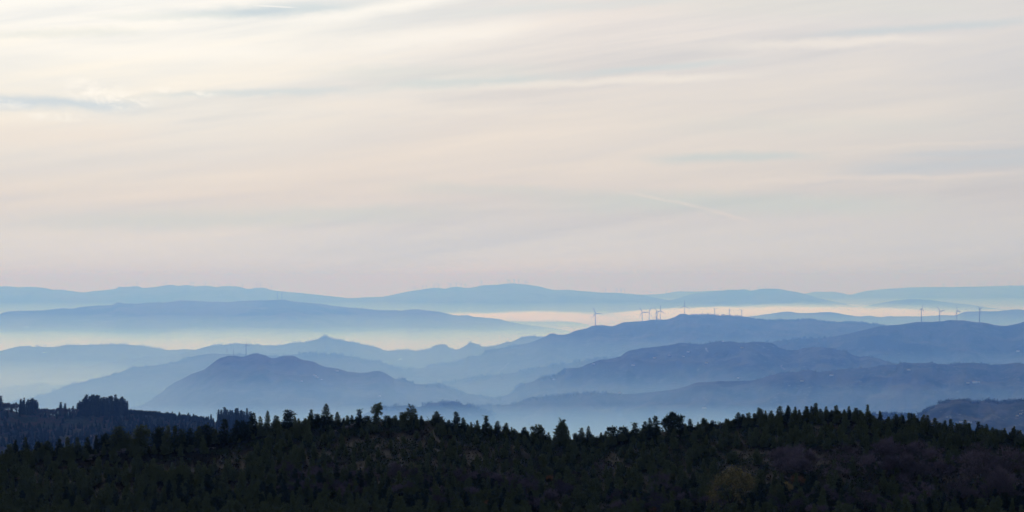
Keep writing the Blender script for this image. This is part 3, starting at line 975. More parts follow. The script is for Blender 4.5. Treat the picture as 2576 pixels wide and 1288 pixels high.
spread_pine = special([(-.2, 0, 4.7, .6, .9), (-1.4, .2, 3.9, .6, .5), (-2.2, 0, 4.3, .5, .4), (.8, 0, 4.0, .8, .7), (1.6, -.2, 3.0, .8, .7), (0, .3, 3.4, .8, .7), (-1.1, 0, 2.6, .9, .7), (.9, 0, 2.0, 1.1, .7), (-.9, 0, 1.3, 1.1, .7), (1.6, 0, 1.2, .9, .7)], 5.3, .15, 304, .2)
flat_pine = special([(-.8, 0, 3.7, .8, .4), (.6, .1, 3.9, .9, .4), (1.5, 0, 3.5, .6, .4), (-1.4, 0, 2.6, .7, .5), (.2, .2, 2.6, .8, .5), (1.0, 0, 1.9, .8, .6), (-.5, 0, 1.4, .8, .7)], 4.3, .14, 305, .3)
big_round = special([(0, 0, 7.6, .9, 1.1), (.2, .2, 6.6, 1.2, .9), (-.7, 0, 5.6, 1.3, .9), (.9, -.2, 5.3, 1.2, .9), (-1.6, .2, 4.2, 1.2, .9), (.3, 0, 4.3, 1.5, .9), (1.9, 0, 3.6, 1.2, 1.0), (-2.1, 0, 2.5, 1.2, 1.1), (.2, .4, 2.6, 1.6, .9), (2.3, -.2, 2.0, 1.2, 1.0), (-1.2, 0, 1.3, 1.5, .8), (1.2, 0, 1.0, 1.5, .7)], 8.6, .26, 306, .3, .52, 26)

ORD = ['first', 'second', 'third', 'fourth', 'fifth', 'sixth', 'seventh', 'eighth', 'ninth', 'tenth', 'eleventh', 'twelfth', 'thirteenth', 'fourteenth', 'fifteenth', 'sixteenth', 'seventeenth', 'eighteenth', 'nineteenth', 'twentieth',
       'twenty-first', 'twenty-second', 'twenty-third', 'twenty-fourth', 'twenty-fifth']
# the trees that stand along the crest: picture column, top row, width, kind
SKY = [(17, 1132, 14, 'p'), (39, 1109, 15, 'p'), (64, 1101, 19, 'p'), (96, 1111, 20, 'p'), (122, 1112, 18, 'r'), (150, 1104, 20, 'p'), (170, 1101, 20, 'p'), (195, 1102, 20, 'p'), (221, 1101, 20, 'p'), (242, 1096, 10, 'p'), (266, 1093, 20, 'r'),
       (297, 1076, 42, 'r'), (320, 1091, 22, 'r'), (355, 1072, 42, 'r'), (400, 1077, 32, 'r'), (422, 1073, 26, 'p'), (440, 1073, 22, 'p'), (457, 1081, 22, 'r'), (478, 1079, 24, 'p'), (500, 1073, 24, 'p'), (517, 1071, 34, 'r'), (540, 1080, 20, 'r'),
       (565, 1057, 34, 'p'), (595, 1058, 26, 'p'), (612, 1061, 26, 'r'), (637, 1041, 24, 'p'), (655, 1049, 18, 'p'), (673, 1035, 18, 'p'), (694, 1046, 22, 'p'), (725, 1033, 30, 'r'), (741, 1048, 13, 'p'), (751, 1053, 14, 'p'), (768, 1052, 13, 'p'),
       (783, 1032, 15, 'p'), (799, 1043, 22, 'r'), (820, 1018, 27, 'p'), (833, 1043, 16, 'p'), (848, 1037, 18, 'p'), (864, 1053, 16, 'p'), (885, 1045, 14, 'p'), (904, 1031, 23, 'p'), (924, 1047, 24, 'r'), (948, 1018, 30, 'open'), (974, 1046, 26, 'r'),
       (995, 1045, 15, 'p'), (1013, 1038, 20, 'r'), (1034, 1022, 34, 'ragged'), (1047, 1046, 14, 'p'), (1060, 1046, 13, 'p'), (1098, 1036, 22, 'p'), (1111, 1048, 15, 'p'), (1129, 1056, 14, 'p'), (1147, 1037, 22, 'p'), (1165, 1051, 17, 'p'), (1176, 1066, 10, 'p'),
       (1201, 1058, 15, 'p'), (1223, 1047, 22, 'p'), (1236, 1071, 9, 'p'), (1251, 1060, 19, 'p'), (1269, 1073, 12, 'p'), (1320, 1075, 18, 'p'), (1353, 1070, 38, 'spread'), (1374, 1093, 12, 'p'), (1413, 1058, 42, 'big'), (1448, 1091, 16, 'r'), (1463, 1078, 17, 'p'),
       (1480, 1073, 16, 'p'), (1512, 1088, 13, 'p'), (1523, 1086, 12, 'p'), (1539, 1078, 28, 'flat'), (1554, 1083, 10, 'p'), (1567, 1077, 22, 'flat'), (1597, 1064, 25, 'p'), (1623, 1062, 19, 'p'), (1635, 1053, 16, 'p'), (1649, 1048, 28, 'p'), (1692, 1038, 56, 'layered'),
       (1718, 1066, 28, 'r'), (1736, 1055, 20, 'p'), (1756, 1062, 12, 'p'), (1770, 1052, 30, 'p'), (1792, 1058, 17, 'p'), (1834, 1058, 18, 'r'), (1857, 1038, 22, 'p'), (1869, 1042, 16, 'p'), (1884, 1054, 14, 'r'), (1898, 1040, 18, 'p'), (1911, 1042, 16, 'p'), (1927, 1043, 18, 'p'),
       (1940, 1034, 16, 'p'), (1961, 1023, 22, 'p'), (1983, 1023, 22, 'p'), (2000, 1031, 16, 'p'), (2010, 1031, 14, 'p'), (2029, 1023, 20, 'p'), (2041, 1022, 13, 'p'), (2052, 1022, 14, 'p'), (2064, 1029, 12, 'p'), (2078, 1023, 15, 'p'), (2092, 1031, 13, 'p'), (2104, 1020, 17, 'p'),
       (2124, 1030, 14, 'p'), (2138, 1032, 12, 'p'), (2154, 1027, 20, 'r'), (2171, 1040, 15, 'p'), (2186, 1035, 16, 'p'), (2198, 1046, 10, 'p'), (2215, 1036, 14, 'p'), (2235, 1048, 12, 'p'), (2254, 1042, 22, 'p'), (2272, 1046, 12, 'p'), (2292, 1041, 17, 'p'), (2308, 1051, 15, 'p'),
       (2319, 1051, 13, 'p'), (2333, 1045, 18, 'p'), (2352, 1052, 22, 'p'), (2377, 1058, 17, 'p'), (2391, 1055, 18, 'p'), (2413, 1066, 24, 'r'), (2437, 1068, 16, 'p'), (2461, 1061, 18, 'p'), (2482, 1081, 15, 'p'), (2497, 1078, 14, 'p'), (2509, 1081, 14, 'p'), (2525, 1082, 16, 'p'),
       (2549, 1077, 20, 'p'), (2561, 1082, 14, 'p'), (2572, 1093, 14, 'p')]
MARK = {'open': 'open-crowned forked pine', 'ragged': 'ragged loose-crowned pine', 'big': 'big rounded pine', 'layered': 'wide layered pine'}
MARK_LABEL = {'open': 'open-crowned pine with forked bare stems and clumped needles on the ridge skyline', 'ragged': 'ragged pine with loose separate needle clumps on the middle of the ridge skyline',
              'big': 'big rounded dense pine standing alone in the dip of the ridge skyline', 'layered': 'wide layered pine with flat spreading branch tiers on the ridge skyline',
              'spread': 'spreading pine with an arm reaching to the left, beside the big rounded pine'}
SPECIAL = {'open': open_pine, 'ragged': ragged_pine, 'big': big_round, 'layered': layered_pine, 'spread': spread_pine, 'flat': flat_pine}
n_pine = 0


def plant_skyline():
    global n_pine
    since, mark, flats = 0, 'the left end of the ridge crest', 0
    for idx, (px, top, w, kind) in enumerate(SKY):
        D, zc = fg_crest(px)
        D, zc = float(D), float(zc)
        y = D - 3 - 5 * rnd.random()
        x = (px - 1288) / F * y
        z = float(fg_height(x, y))
        ztop = -(top - HY) / F * y
        h = max(1.6, ztop - z)
        wid = w / F * y
        if kind in SPECIAL:
            pr = SPECIAL[kind]
            v = pr['arrays'][0][0]
            nat = (v[:, 0].max() - v[:, 0].min())
            rz = 0
        else:
            pr = (pines if kind == 'p' else round_pines)[idx % (8 if kind == 'p' else 4)]
            v = pr['arrays'][0][0]
            nat = 2 * np.percentile(np.hypot(v[:, 0], v[:, 1]), 96)
            rz = rnd.random() * 6.28
        wide = min(2.1, max(.75, 1.22 * wid / (nat * h)))
        if kind in MARK:
            mark, since = 'the ' + MARK[kind], 0
            lab = MARK_LABEL[kind]
        elif kind == 'spread':
            since += 1
            lab = MARK_LABEL[kind]
        elif (px, top) == (2104, 1020):
            lab, mark, since = 'tallest pointed pine on the high wooded part of the skyline at right', 'the tallest pine of the right crest', 0
        elif (px, top) == (820, 1018):
            lab, mark, since = 'tall broad-based pointed pine rising above its row on the ridge skyline', 'the tall broad-based pine', 0
        elif (px, top) == (1770, 1052):
            lab, mark, since = 'tall dense dark pine reaching from the slope up to the skyline', 'the tall dense pine on the slope', 0
        elif (px, top) == (2391, 1055):
            lab, mark, since = 'full pointed pine beside a slimmer one where the right crest drops', 'the full pine where the crest drops', 0
        elif (px, top) == (355, 1072):
            lab, mark, since = 'broad bushy pine above the grey rock outcrop on the crest', 'the broad bushy pine above the outcrop', 0
        else:
            since += 1
            hp, ratio = (h * F / y), w / max(1, h * F / y)
            look = 'bushy' if kind == 'r' else 'flat-topped' if kind == 'flat' else 'small' if hp < 22 else 'slim' if ratio < .45 else 'pointed'
            lab = f'{look} pine, {ORD[since - 1]} crest tree ' + ('from ' if 'left end' in mark else 'to the right of ') + mark
        plant(pr, (x, y, z - .15), h * 1.02, rz, lab, 'tree', 'pines along the crest of the near ridge', wide)
        n_pine += 1


plant_skyline()

# zones of the hillside: (x0, y0, x1, y1), what grows there
def zone_density(px, py, D_crest_py):
    """chance that a pine stands at this spot of the slope"""
    below = py - D_crest_py
    n = float(fbm(px / 170.0, py / 60.0, 3))
    if px < 620:
        if below < 40 and px < 260:
            return .95
        if py > 1205 - (px / 620) * 20:
            return .9
        if below < 26:
            return .45
        return .10 + .25 * max(0, n)
    if px < 1290:
        if py > 1238:
            return .9
        if below < 26:
            return .6
        if px < 800:
            return .55
        return .42 + .5 * max(0, n)
    if px < 1850:
        if px > 1730 and py < 1170:
            return .95
        if py > 1240:
            return .45
        return .62 if below > 18 else .35
    if py < 1130 + 20 * n:
        return .98
    return .10 if py < 1235 else .3


stuff_items = []
zone_lab = [('dark young pine among many scattered over the heath slope at lower left', 'pines on the left slope'), ('dark pine among the scattered pines on the middle of the brown heath slope', 'pines on the middle slope'),
            ('bushy green pine in the dense thicket on the slope under the saddle', 'pines under the saddle'), ('dark pine packed in the dense pine wood below the right crest', 'pines of the right wood')]
cand = []
tries = 0
while len(cand) < 1250 and tries < 30000:
    tries += 1
    px = rnd.uniform(-160, 2740)
    D, zc = fg_crest(px)
    cpy = HY - float(zc) / float(D) * F
    py = cpy + 4 + (1330 - cpy) * rnd.random()
    if rnd.random() > zone_density(px, py, cpy):
        continue
    p = on_near(px, py)
    hpx = rnd.uniform(24, 40) + (py - cpy) * .09
    if 800 < px < 1290 and py < 1200:
        hpx *= .7
    if 1290 <= px < 1850 and py < 1235:
        hpx *= .82
    if any(abs(px - a[1]) < 9 and abs(py - a[2]) < 7 for a in cand):
        continue
    cand.append((p, px, py, hpx * p.y / F))
cand.sort(key=lambda a: -(a[3] / a[0].y) * (1 if 0 <= a[1] <= 2576 and a[2] - 12 < 1288 else .1))
for i, (p, px, py, h) in enumerate(cand):
    zi = 0 if px < 620 else 1 if px < 1290 else 2 if px < 1850 else 3
    bushy = rnd.random() < (.62 if zi == 2 else .25)
    pr = rnd.choice(round_pines if bushy else pines)
    h = h * (.75 if bushy else 1)
    rz, wide = rnd.random() * 6.28, rnd.uniform(.9, 1.25)
    if n_pine < 298 and 0 <= px <= 2576:
        plant(pr, p + Vector((0, 0, -.15)), h, rz, zone_lab[zi][0], 'tree', zone_lab[zi][1], wide)
        n_pine += 1
    else:
        stuff_items.append((pr['arrays'], p + Vector((0, 0, -.15)), h, rz, wide))
for i in range(300):       # low growth between the crest trees
    px = rnd.uniform(-60, 2640)
    if 1066 < px < 1094 or 1800 < px < 1846 or (1120 < px < 1290 and rnd.random() < .6):
        continue
    D, zc = fg_crest(px)
    y = float(D) - rnd.uniform(0, 12)
    x = (px - 1288) / F * y
    hh = rnd.uniform(7, 19) / F * y
    stuff_items.append((rnd.choice(round_pines + pines)['arrays'], Vector((x, y, float(fg_height(x, y)) - .2)), hh, rnd.random() * 6, rnd.uniform(1.1, 1.7)))
merge('pine_wood', stuff_items, M['pine'], label='further dark pines covering the near hillside')

# dark spruces lower on the slope
SPR = [(804, 1171, 1212, 'broad dark spruce standing above the bare purple thicket, leftmost of its row'), (849, 1186, 1214, 'small dark spruce behind the purple thicket, second of its row'), (881, 1187, 1227, 'slim dark spruce in the middle of the purple thicket'),
       (910, 1206, 1246, 'dark spruce at the lower front of the purple thicket'), (945, 1199, 1228, 'broad spruce behind the purple thicket, right of the slim one'), (1004, 1208, 1228, 'small dark spruce at the right end of the purple thicket'),
       (1059, 1210, 1236, 'small spruce on the slope between purple thicket and bare grey trees'), (1086, 1198, 1228, 'taller of two small spruces just left of the small orange tree'), (1144, 1226, 1264, 'dark spruce between the small orange tree and the lower bare trees'),
       (1335, 1236, 1282, 'dark broad spruce on the lower slope, left one of a close pair'), (1359, 1244, 1286, 'dark slim spruce on the lower slope, right one of a close pair'), (1563, 1245, 1286, 'dark spruce at the bottom edge, leftmost of a group of three'),
       (1595, 1232, 1292, 'tallest dark spruce in the group of three at the bottom edge'), (1624, 1246, 1292, 'rightmost dark spruce in the group of three at the bottom edge'), (1663, 1219, 1262, 'dark spruce standing above the bare trees left of the golden oak'),
       (1915, 1216, 1296, 'big dark spruce just right of the golden tree at the bottom edge'), (2112, 1206, 1272, 'broad dark spruce in front of the pale track on the right slope'), (2337, 1250, 1296, 'small dark spruce at the bottom edge in front of bare trees'),
       (2414, 1238, 1298, 'dark spruce at the bottom right, left one of a close pair'), (2445, 1244, 1298, 'dark spruce at the bottom right, right one of a close pair'), (2473, 1263, 1298, 'tiny spruce between the bottom right pair and the wide spruce'),
       (2503, 1231, 1280, 'wide dark spruce against bare trees near the bottom right corner'), (2565, 1214, 1266, 'dark spruce cut by the right edge of the picture')]
for i, (px, top, base, lab) in enumerate(SPR):
    p = on_near(px, base)
    h = (base - top) / F * p.y
    plant(spruces[i % 5], p + Vector((0, 0, -.2)), h, rnd.random() * 6, lab, 'tree', 'dark spruces on the near slope', 1.35)

# leafless broadleaf trees
bares, pales = [], []
for i in range(4):
    tr, tw, ends = bare_tree(400 + i, 12.0, per=4, width=.05)
    bares.append(proto('bare_tree', scaled(tw, 1 / 12), scaled(tr, 1 / 12), M['twig'], M['bark']))
for i in range(2):
    tr, tw, ends = bare_tree(430 + i, 11.0, .06, 7, .045, .36)
    pales.append(proto('birch_tree', scaled(tw, 1 / 11), scaled(tr, 1 / 11), M['pale_twig'], M['pale_twig']))
BARE_ZONES = [(690, 1000, 1196, 1262, 36, 50, 40, 'leafless purple-grey tree in the thicket at the foot of the middle slope', 'bare trees of the middle thicket'),
              (1000, 1320, 1216, 1290, 18, 44, 60, 'leafless purple-grey tree among dark pines at the bottom centre', 'bare trees at the bottom centre'),
              (1300, 1800, 1236, 1300, 22, 46, 60, 'leafless purplish tree along the bottom, left of the golden tree', 'bare trees left of the golden tree'),
              (1940, 2290, 1165, 1215, 34, 58, 84, 'leafless dark purple tree above the pale track on the right slope', 'bare trees above the track'),
              (2270, 2640, 1180, 1300, 40, 62, 96, 'leafless purple tree in the bare wood covering the lower right corner', 'bare trees of the lower right'),
              (1930, 2290, 1262, 1310, 22, 36, 56, 'leafless purplish tree below the pale track at the bottom edge', 'bare trees below the track')]
for zi, (x0, x1, y0, y1, n, ha, hb, lab, grp) in enumerate(BARE_ZONES):
    for i in range(n):
        px, py = rnd.uniform(x0, x1), rnd.uniform(y0, y1)
        p = on_near(px, py)
        h = rnd.uniform(ha, hb) / F * p.y
        plant(bares[rnd.randrange(4)], p, h, rnd.random() * 6, lab, 'tree', grp, rnd.uniform(1.0, 1.35))
for px, top, base, lab in ((1330, 1182, 1262, 'tall bare brown tree with upright twigs in the middle of the green thicket'), (1510, 1150, 1196, 'bare reddish tree on the thicket slope above the tall bare one')):
    p = on_near(px, base)
    plant(bares[1], p, (base - top) / F * p.y, 1.0, lab, 'tree', None, .9)


# trees still in autumn leaf
def leafy(seed, h, mat, per):
    tr, tw, ends = bare_tree(seed, h, per=3, width=.035)
    rs = np.random.RandomState(seed)
    c = np.repeat(ends, per, 0) + rs.normal(size=(len(ends) * per, 3)) * h * .035
    d = rs.normal(size=c.shape)
    cr = tufts(rs, c, d, np.full(len(c), h * .028), 1, 1.0)
    return proto('autumn_tree', scaled(cr, 1 / h), scaled(tr, 1 / h), mat, M['bark'])


gold = leafy(461, 14.0, M['gold'], 4)
orange = leafy(462, 8.0, M['orange'], 3)
for pr, px, top, base, wide, lab in ((gold, 1836, 1156, 1284, .92, 'large golden autumn oak in leaf at the lower right of the slope'), (gold, 1974, 1206, 1250, 1.1, 'smaller ochre autumn tree right of the large golden oak'),
                                     (orange, 1998, 1190, 1232, 1.1, 'orange-brown autumn tree in front of grey bare branches'), (orange, 1684, 1188, 1210, 1.0, 'tiny bright orange tree amid green thicket left of the golden oak'),
                                     (orange, 1386, 1192, 1214, 1.0, 'tiny rusty tree amid the green thicket beside a bare tree'), (orange, 1096, 1216, 1252, .7, 'small slim orange tree at the right of the purple thicket'),
                                     (orange, 2326, 1232, 1262, 1.2, 'small orange tree amid the bare wood at lower right'), (orange, 1234, 1252, 1284, 1.0, 'dull orange tree at the bottom centre'), (orange, 1312, 1250, 1280, 1.3, 'rusty brown tree at the bottom just left of the spruce pair'),
                                     (orange, 1648, 1272, 1300, 1.1, 'low rusty tree at the bottom edge beside three spruces')):
    p = on_near(px, base)
    plant(pr, p, (base - top) / F * p.y, px * 1.0, lab, 'tree', None, wide)

# the far slope on the left: spruce clumps, bare birches, plantation
Rr = random.Random(5)


def on_s(px, py):
    return on_hill('S', px, py)


for x0, x1, n, ta, tb, ba, bb, lab, grp in ((194, 320, 46, 990, 1006, 1036, 1046, 'tall dark spruce packed in the dense clump on the far left slope', 'spruces of the large clump'),
                                            (547, 632, 26, 1024, 1036, 1062, 1070, 'dark spruce in the smaller clump beyond the near ridge', 'spruces of the smaller clump'),
                                            (50, 98, 14, 999, 1012, 1036, 1043, 'dark pointed spruce in the ragged group among pale birches', 'spruces among the birches')):
    for i in range(n):
        px = x0 + (x1 - x0) * (i + Rr.random()) / n
        edge = abs((px - x0) / (x1 - x0) * 2 - 1)
        base = Rr.uniform(ba, bb)
        top = Rr.triangular(ta - 3, tb + 6, (ta + tb) / 2) + (10 * edge ** 6 if n > 20 else 0)
        p = on_s(px, base)
        plant(spruces[Rr.randrange(5)], p + Vector((0, 0, -.3)), (base - top) / F * p.y, Rr.random() * 6, lab, 'tree', grp, Rr.uniform(.8, 1.3))
for px, top, base, lab in ((2, 996, 1034, 'dark spruce cut by the left edge of the far slope'), (153, 1010, 1044, 'slim spruce beside the birches, taller of the pair left of the large clump'), (164, 1013, 1044, 'spruce beside the birches, shorter of the pair left of the large clump'),
                           (184, 1020, 1044, 'tiny spruce just left of the large spruce clump'), (451, 1036, 1056, 'small spruce on the descending skyline of the far left slope, before the row'), (474, 1038, 1060, 'pointed spruce on the descending skyline, next to the rounded row'),
                           (531, 1042, 1063, 'lone tiered conifer just left of the smaller spruce clump'), (487, 1041, 1062, 'rounded spruce on the descending skyline left of the lone tiered conifer')):
    p = on_s(px, base)
    plant(spruces[1], p + Vector((0, 0, -.2)), (base - top) / F * p.y, 1.0, lab, 'tree', None, 1.3)
for x0, x1, n, ta, base in ((8, 50, 18, 1008, 1038), (98, 194, 42, 1021, 1050)):
    for i in range(n):
        px = Rr.uniform(x0, x1)
        b_ = base + Rr.uniform(-4, 3)
        p = on_s(px, b_)
        plant(pales[i % 2], p, (b_ - ta - Rr.uniform(-3, 10)) / F * p.y, Rr.random() * 6, 'pale leafless birch in the thin row on the far left slope', 'tree', 'birches on the far left slope', .8)
items = []
for i in range(1500):
    px = Rr.uniform(-60, 760)
    py0 = float(np.interp(px, HILLS['S']['u'], HILLS['S']['py']))
    py = py0 + 2 + 95 * Rr.random() ** .9
    if 20 < px < 260 and py0 + 8 < py < py0 + 32 and Rr.random() < .9:
        continue
    p = on_s(px, py)
    items.append((Rr.choice(spruces)['arrays'][:1], p, Rr.uniform(9, 17) / F * p.y, Rr.random() * 6, 1.25))
for i in range(70):
    px = 322 + 200 * (i + Rr.random()) / 70
    py0 = float(np.interp(px, HILLS['S']['u'], HILLS['S']['py']))
    p = on_s(px, py0 + 2)
    items.append((Rr.choice(round_pines)['arrays'][:1], p, Rr.uniform(8, 13) / F * p.y, Rr.random() * 6, 1.0))
merge('conifer_plantation', items, M['spruce'], label='dark young conifers covering the far left slope')

# heather and gorse between the trees
def bush(seed, n, flat):
    rs = np.random.RandomState(seed)
    d = rs.normal(size=(n, 3))
    d[:, 2] = np.abs(d[:, 2])
    d /= np.linalg.norm(d, axis=1)[:, None]
    c = d * np.array([.5, .5, .5 * flat]) * (.5 + .5 * rs.rand(n))[:, None]
    return tufts(rs, c, d, np.full(n, .3), 2, .9)


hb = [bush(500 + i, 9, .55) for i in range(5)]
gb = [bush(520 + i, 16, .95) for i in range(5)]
heath_items, gorse_items = [], []
for i in range(15000):
    px = rnd.uniform(-120, 2700)
    D, zc = fg_crest(px)
    s_ = 215 * rnd.random() ** 1.15
    y = float(D) - s_ + 3
    x = (px - 1288) / F * y
    if float(fbm(x / 30, y / 22, 3)) > -.10 - (.25 if 1290 < px < 1850 else -.22 if px < 640 else 0):
        gorse_items.append((gb[i % 5:i % 5 + 1], x, y, rnd.uniform(1.0, 2.6)))
    else:
        heath_items.append((hb[i % 5:i % 5 + 1], x, y, rnd.uniform(.8, 2.2)))
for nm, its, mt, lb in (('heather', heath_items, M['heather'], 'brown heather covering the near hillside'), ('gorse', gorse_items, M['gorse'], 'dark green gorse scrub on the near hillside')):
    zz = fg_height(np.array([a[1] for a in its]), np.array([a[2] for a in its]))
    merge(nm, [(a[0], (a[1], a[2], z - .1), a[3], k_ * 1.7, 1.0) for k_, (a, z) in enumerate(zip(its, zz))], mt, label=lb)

# ------------------------------------------------------------------ things on the far hills
def plain_material(name, c, rough=.7, var=.25, scale=.4):
    m, t, k, out = material(name)
    geo = t.nodes.new('ShaderNodeNewGeometry')
    n = k.noise(geo.outputs['Position'], scale, 4, .6)
    diffuse_out(t, k, out, k.mix(1.0, c, k.ramp(n, [(.3, 1 - var), (.7, 1 + var)]), 'MULTIPLY'), rough)
    return m


M['turbine'] = plain_material('backlit turbine grey', (.16, .165, .17), .5, .05)  # base grey darkened so the turbines read as backlit silhouettes
M['steel'] = plain_material('galvanised steel', (.12, .12, .125), .6, .1)
M['white_wall'] = plain_material('white render', (.82, .80, .76), .8, .06)
M['roof_tile'] = plain_material('pale roof tiles', (.46, .34, .27), .8, .2)
M['granite'] = plain_material('granite', (.11, .10, .095), .9, .45, 1.2)
M['dirt'] = plain_material('pale dirt', (.17, .145, .115), .95, .25, .2)
M['leaf_litter'] = plain_material('leaf-strewn dirt', (.085, .055, .042), .95, .4, .6)
M['field'] = plain_material('pale pasture', (.13, .15, .07), .95, .2, .05)


def blade_mesh(R):
    b = MB()
    zs = [0, .06, .2, .45, .75, 1.0]
    ch = [.04, .045, .082, .064, .044, .018]
    v = []
    for z, c in zip(zs, ch):
        v += [(-c * R * .45, -.012 * R * (1 - z * .8), z * R), (0, -.02 * R * (1 - z * .85), z * R), (c * R * .8, 0, z * R), (0, .014 * R * (1 - z * .85), z * R)]
    q = [(i * 4 + a, i * 4 + (a + 1) % 4, i * 4 + 4 + (a + 1) % 4, i * 4 + 4 + a) for i in range(5) for a in range(4)] + [(3, 2, 1, 0), (20, 21, 22, 23)]
    b.add(v, q)
    return b


def make_turbine():
    """built 100 m high to the hub, with blades 60 m long"""
    t = empty('wind_turbine')
    b = MB()
    b.tube([(0, 0, -8), (0, 0, 40), (0, 0, 98.6)], [3.2, 2.6, 1.7], 14)
    b.build('tower', M['turbine'], t, True)
    b = MB()
    b.box((0, 1.0, 100.6), (4.2, 11, 4.2))
    nc = b.build('nacelle', M['turbine'], t)
    b = MB()
    b.tube([(0, -4.6, 100.6), (0, -6.6, 100.6), (0, -8.4, 100.6)], [2.3, 2.1, .5], 10)
    b.build('hub', M['turbine'], nc, True)
    for i in range(3):
        bl = blade_mesh(60).build('blade', M['turbine'], t)
        bl.location = (0, -6.4, 100.6)
        bl.rotation_euler = (0, rad(120 * i), 0)
    return t


turbine0 = make_turbine()
used = [False]


def turbine(base, hub_py, ang, yaw, R_px, label, group):
    """a turbine with its foot at BASE, its hub at picture row HUB_PY"""
    o = turbine0 if not used[0] else copy_tree(turbine0)
    used[0] = True
    H = -(hub_py - HY) / F * base.y - base.z
    sc_ = H / 100.6
    o.location = base
    o.rotation_euler = (0, 0, rad(yaw))
    st = 1.12 if base.y < 15000 else 1.5
    o.scale = (sc_ * st, sc_ * st, sc_)
    bl = [c for c in o.children if c.name.startswith('blade')]
    rs_ = (R_px / F * base.y) / (60 * sc_)
    for i, c in enumerate(bl):
        c.rotation_euler = (0, rad(ang + 120 * i), 0)
        c.scale = (min(1.3, rs_ * 1.15), 1, rs_)
    tag(o, label, 'wind turbine', group)


def crest_at(key, px, back=0.0):
    h = HILLS[key]
    i = int(np.clip(round((px - h['u'][0]) / (h['u'][1] - h['u'][0])), 0, len(h['u']) - 1))
    p = Vector([float(a) for a in h['crest'][i]])
    y = p.y + back
    return Vector(((px - 1288) / F * y, y, p.z - abs(back) * .18))


G1 = 'wind turbines on the long middle hill'
for px, hub, ang, yaw, R, back, lab in ((1498, 788, -25, 8, 16, 0, 'wind turbine standing alone at the lower end of the middle hill crest'),
                                        (1615.5, 785.5, -30, 15, 15, 0, 'wind turbine left of the pair with touching blades on the middle hill'),
                                        (1633, 785.5, 23, -25, 13, 0, 'wind turbine right of the pair with touching blades on the middle hill'),
                                        (1652, 783, -35, 25, 13, 60, 'wind turbine behind, left of the overlapping pair before the summit'),
                                        (1661, 782, 0, 5, 15, 0, 'wind turbine with one blade straight up, right of the overlapping pair'),
                                        (1722, 770, 0, 5, 15.5, 0, 'highest wind turbine, on the rounded summit of the middle hill'),
                                        (1798, 777.5, -48, 20, 6.5, 120, 'small wind turbine behind the wooded crest, left of three'),
                                        (1835, 779.5, -58, 35, 6, 120, 'small wind turbine behind the wooded crest, middle of three'),
                                        (1866, 781.5, -55, 20, 6.5, 120, 'small wind turbine behind the wooded crest, right of three')):
    turbine(crest_at('T', px, back), hub, ang, yaw, R, lab, G1)
turbine(on_hill('T', 1651, 826), 797, 22, 30, 12, 'low wind turbine standing on the near side of the crest below its neighbours', G1)
G2 = 'wind turbines on the right hill'
for px, hub, ang, yaw, R, lab in ((2318, 777, 14, 48, 15, 'wind turbine on the right hill, first from the left of four'), (2364, 783.5, -44, 38, 17, 'wind turbine on the right hill, second from the left of four'),
                                  (2407, 782, -22, 48, 16, 'wind turbine on the right hill, third from the left of four'), (2464, 777.5, 60, 52, 16, 'wind turbine on the right hill, fourth and rightmost')):
    turbine(crest_at('R', px), hub, ang, yaw, R, lab, G2)
turbine(crest_at('K', 619), 867, -4, 50, 12.5, 'lone wind turbine beside radio masts on the dark left hill summit', None)
FAR = [('A', [316, 345, 417, 480, 487, 517, 536, 550, 578, 610], 'along the far left range', 'far wind turbines on the left range'), ('A', [646, 655, 683], 'of three where the far left range descends', 'far wind turbines on the left range'),
       ('A', [1042, 1062, 1072, 1092, 1103, 1133, 1148, 1160, 1171, 1211, 1256, 1277, 1283], 'on the rise left of the far central summit', 'far wind turbines on the central range'),
       ('A', [1293, 1305, 1321, 1327], 'just past the far central summit', 'far wind turbines on the central range'), ('A', [1523, 1551, 1562, 1572], 'of four where the central range slopes down', 'far wind turbines on the central range'),
       ('A3', [1622, 1636, 1677, 1698, 1720, 1732, 1744, 1753, 1766, 1775, 1788, 1813], 'on the faintest range right of centre', 'faint wind turbines on the farthest range'), ('A2', [1885, 1908, 1925, 1944, 1956], 'on the far peak right of centre', 'far wind turbines on the right peak'),
       ('A3', [2375, 2407, 2441, 2464, 2473, 2506, 2539, 2562], 'on the far plateau at right', 'faint wind turbines on the right plateau')]
Rt = random.Random(3)
for key, cols, where, grp in FAR:
    for i, px in enumerate(cols):
        p = crest_at(key, px)
        top = HY - p.z / p.y * F - (8.5 if key == 'A' else 7.0) * Rt.uniform(.8, 1.2)
        turbine(p, top, Rt.uniform(0, 120), Rt.uniform(-30, 50), 4.6, f'tiny wind turbine, {ORD[i]} from the left {where}', grp)


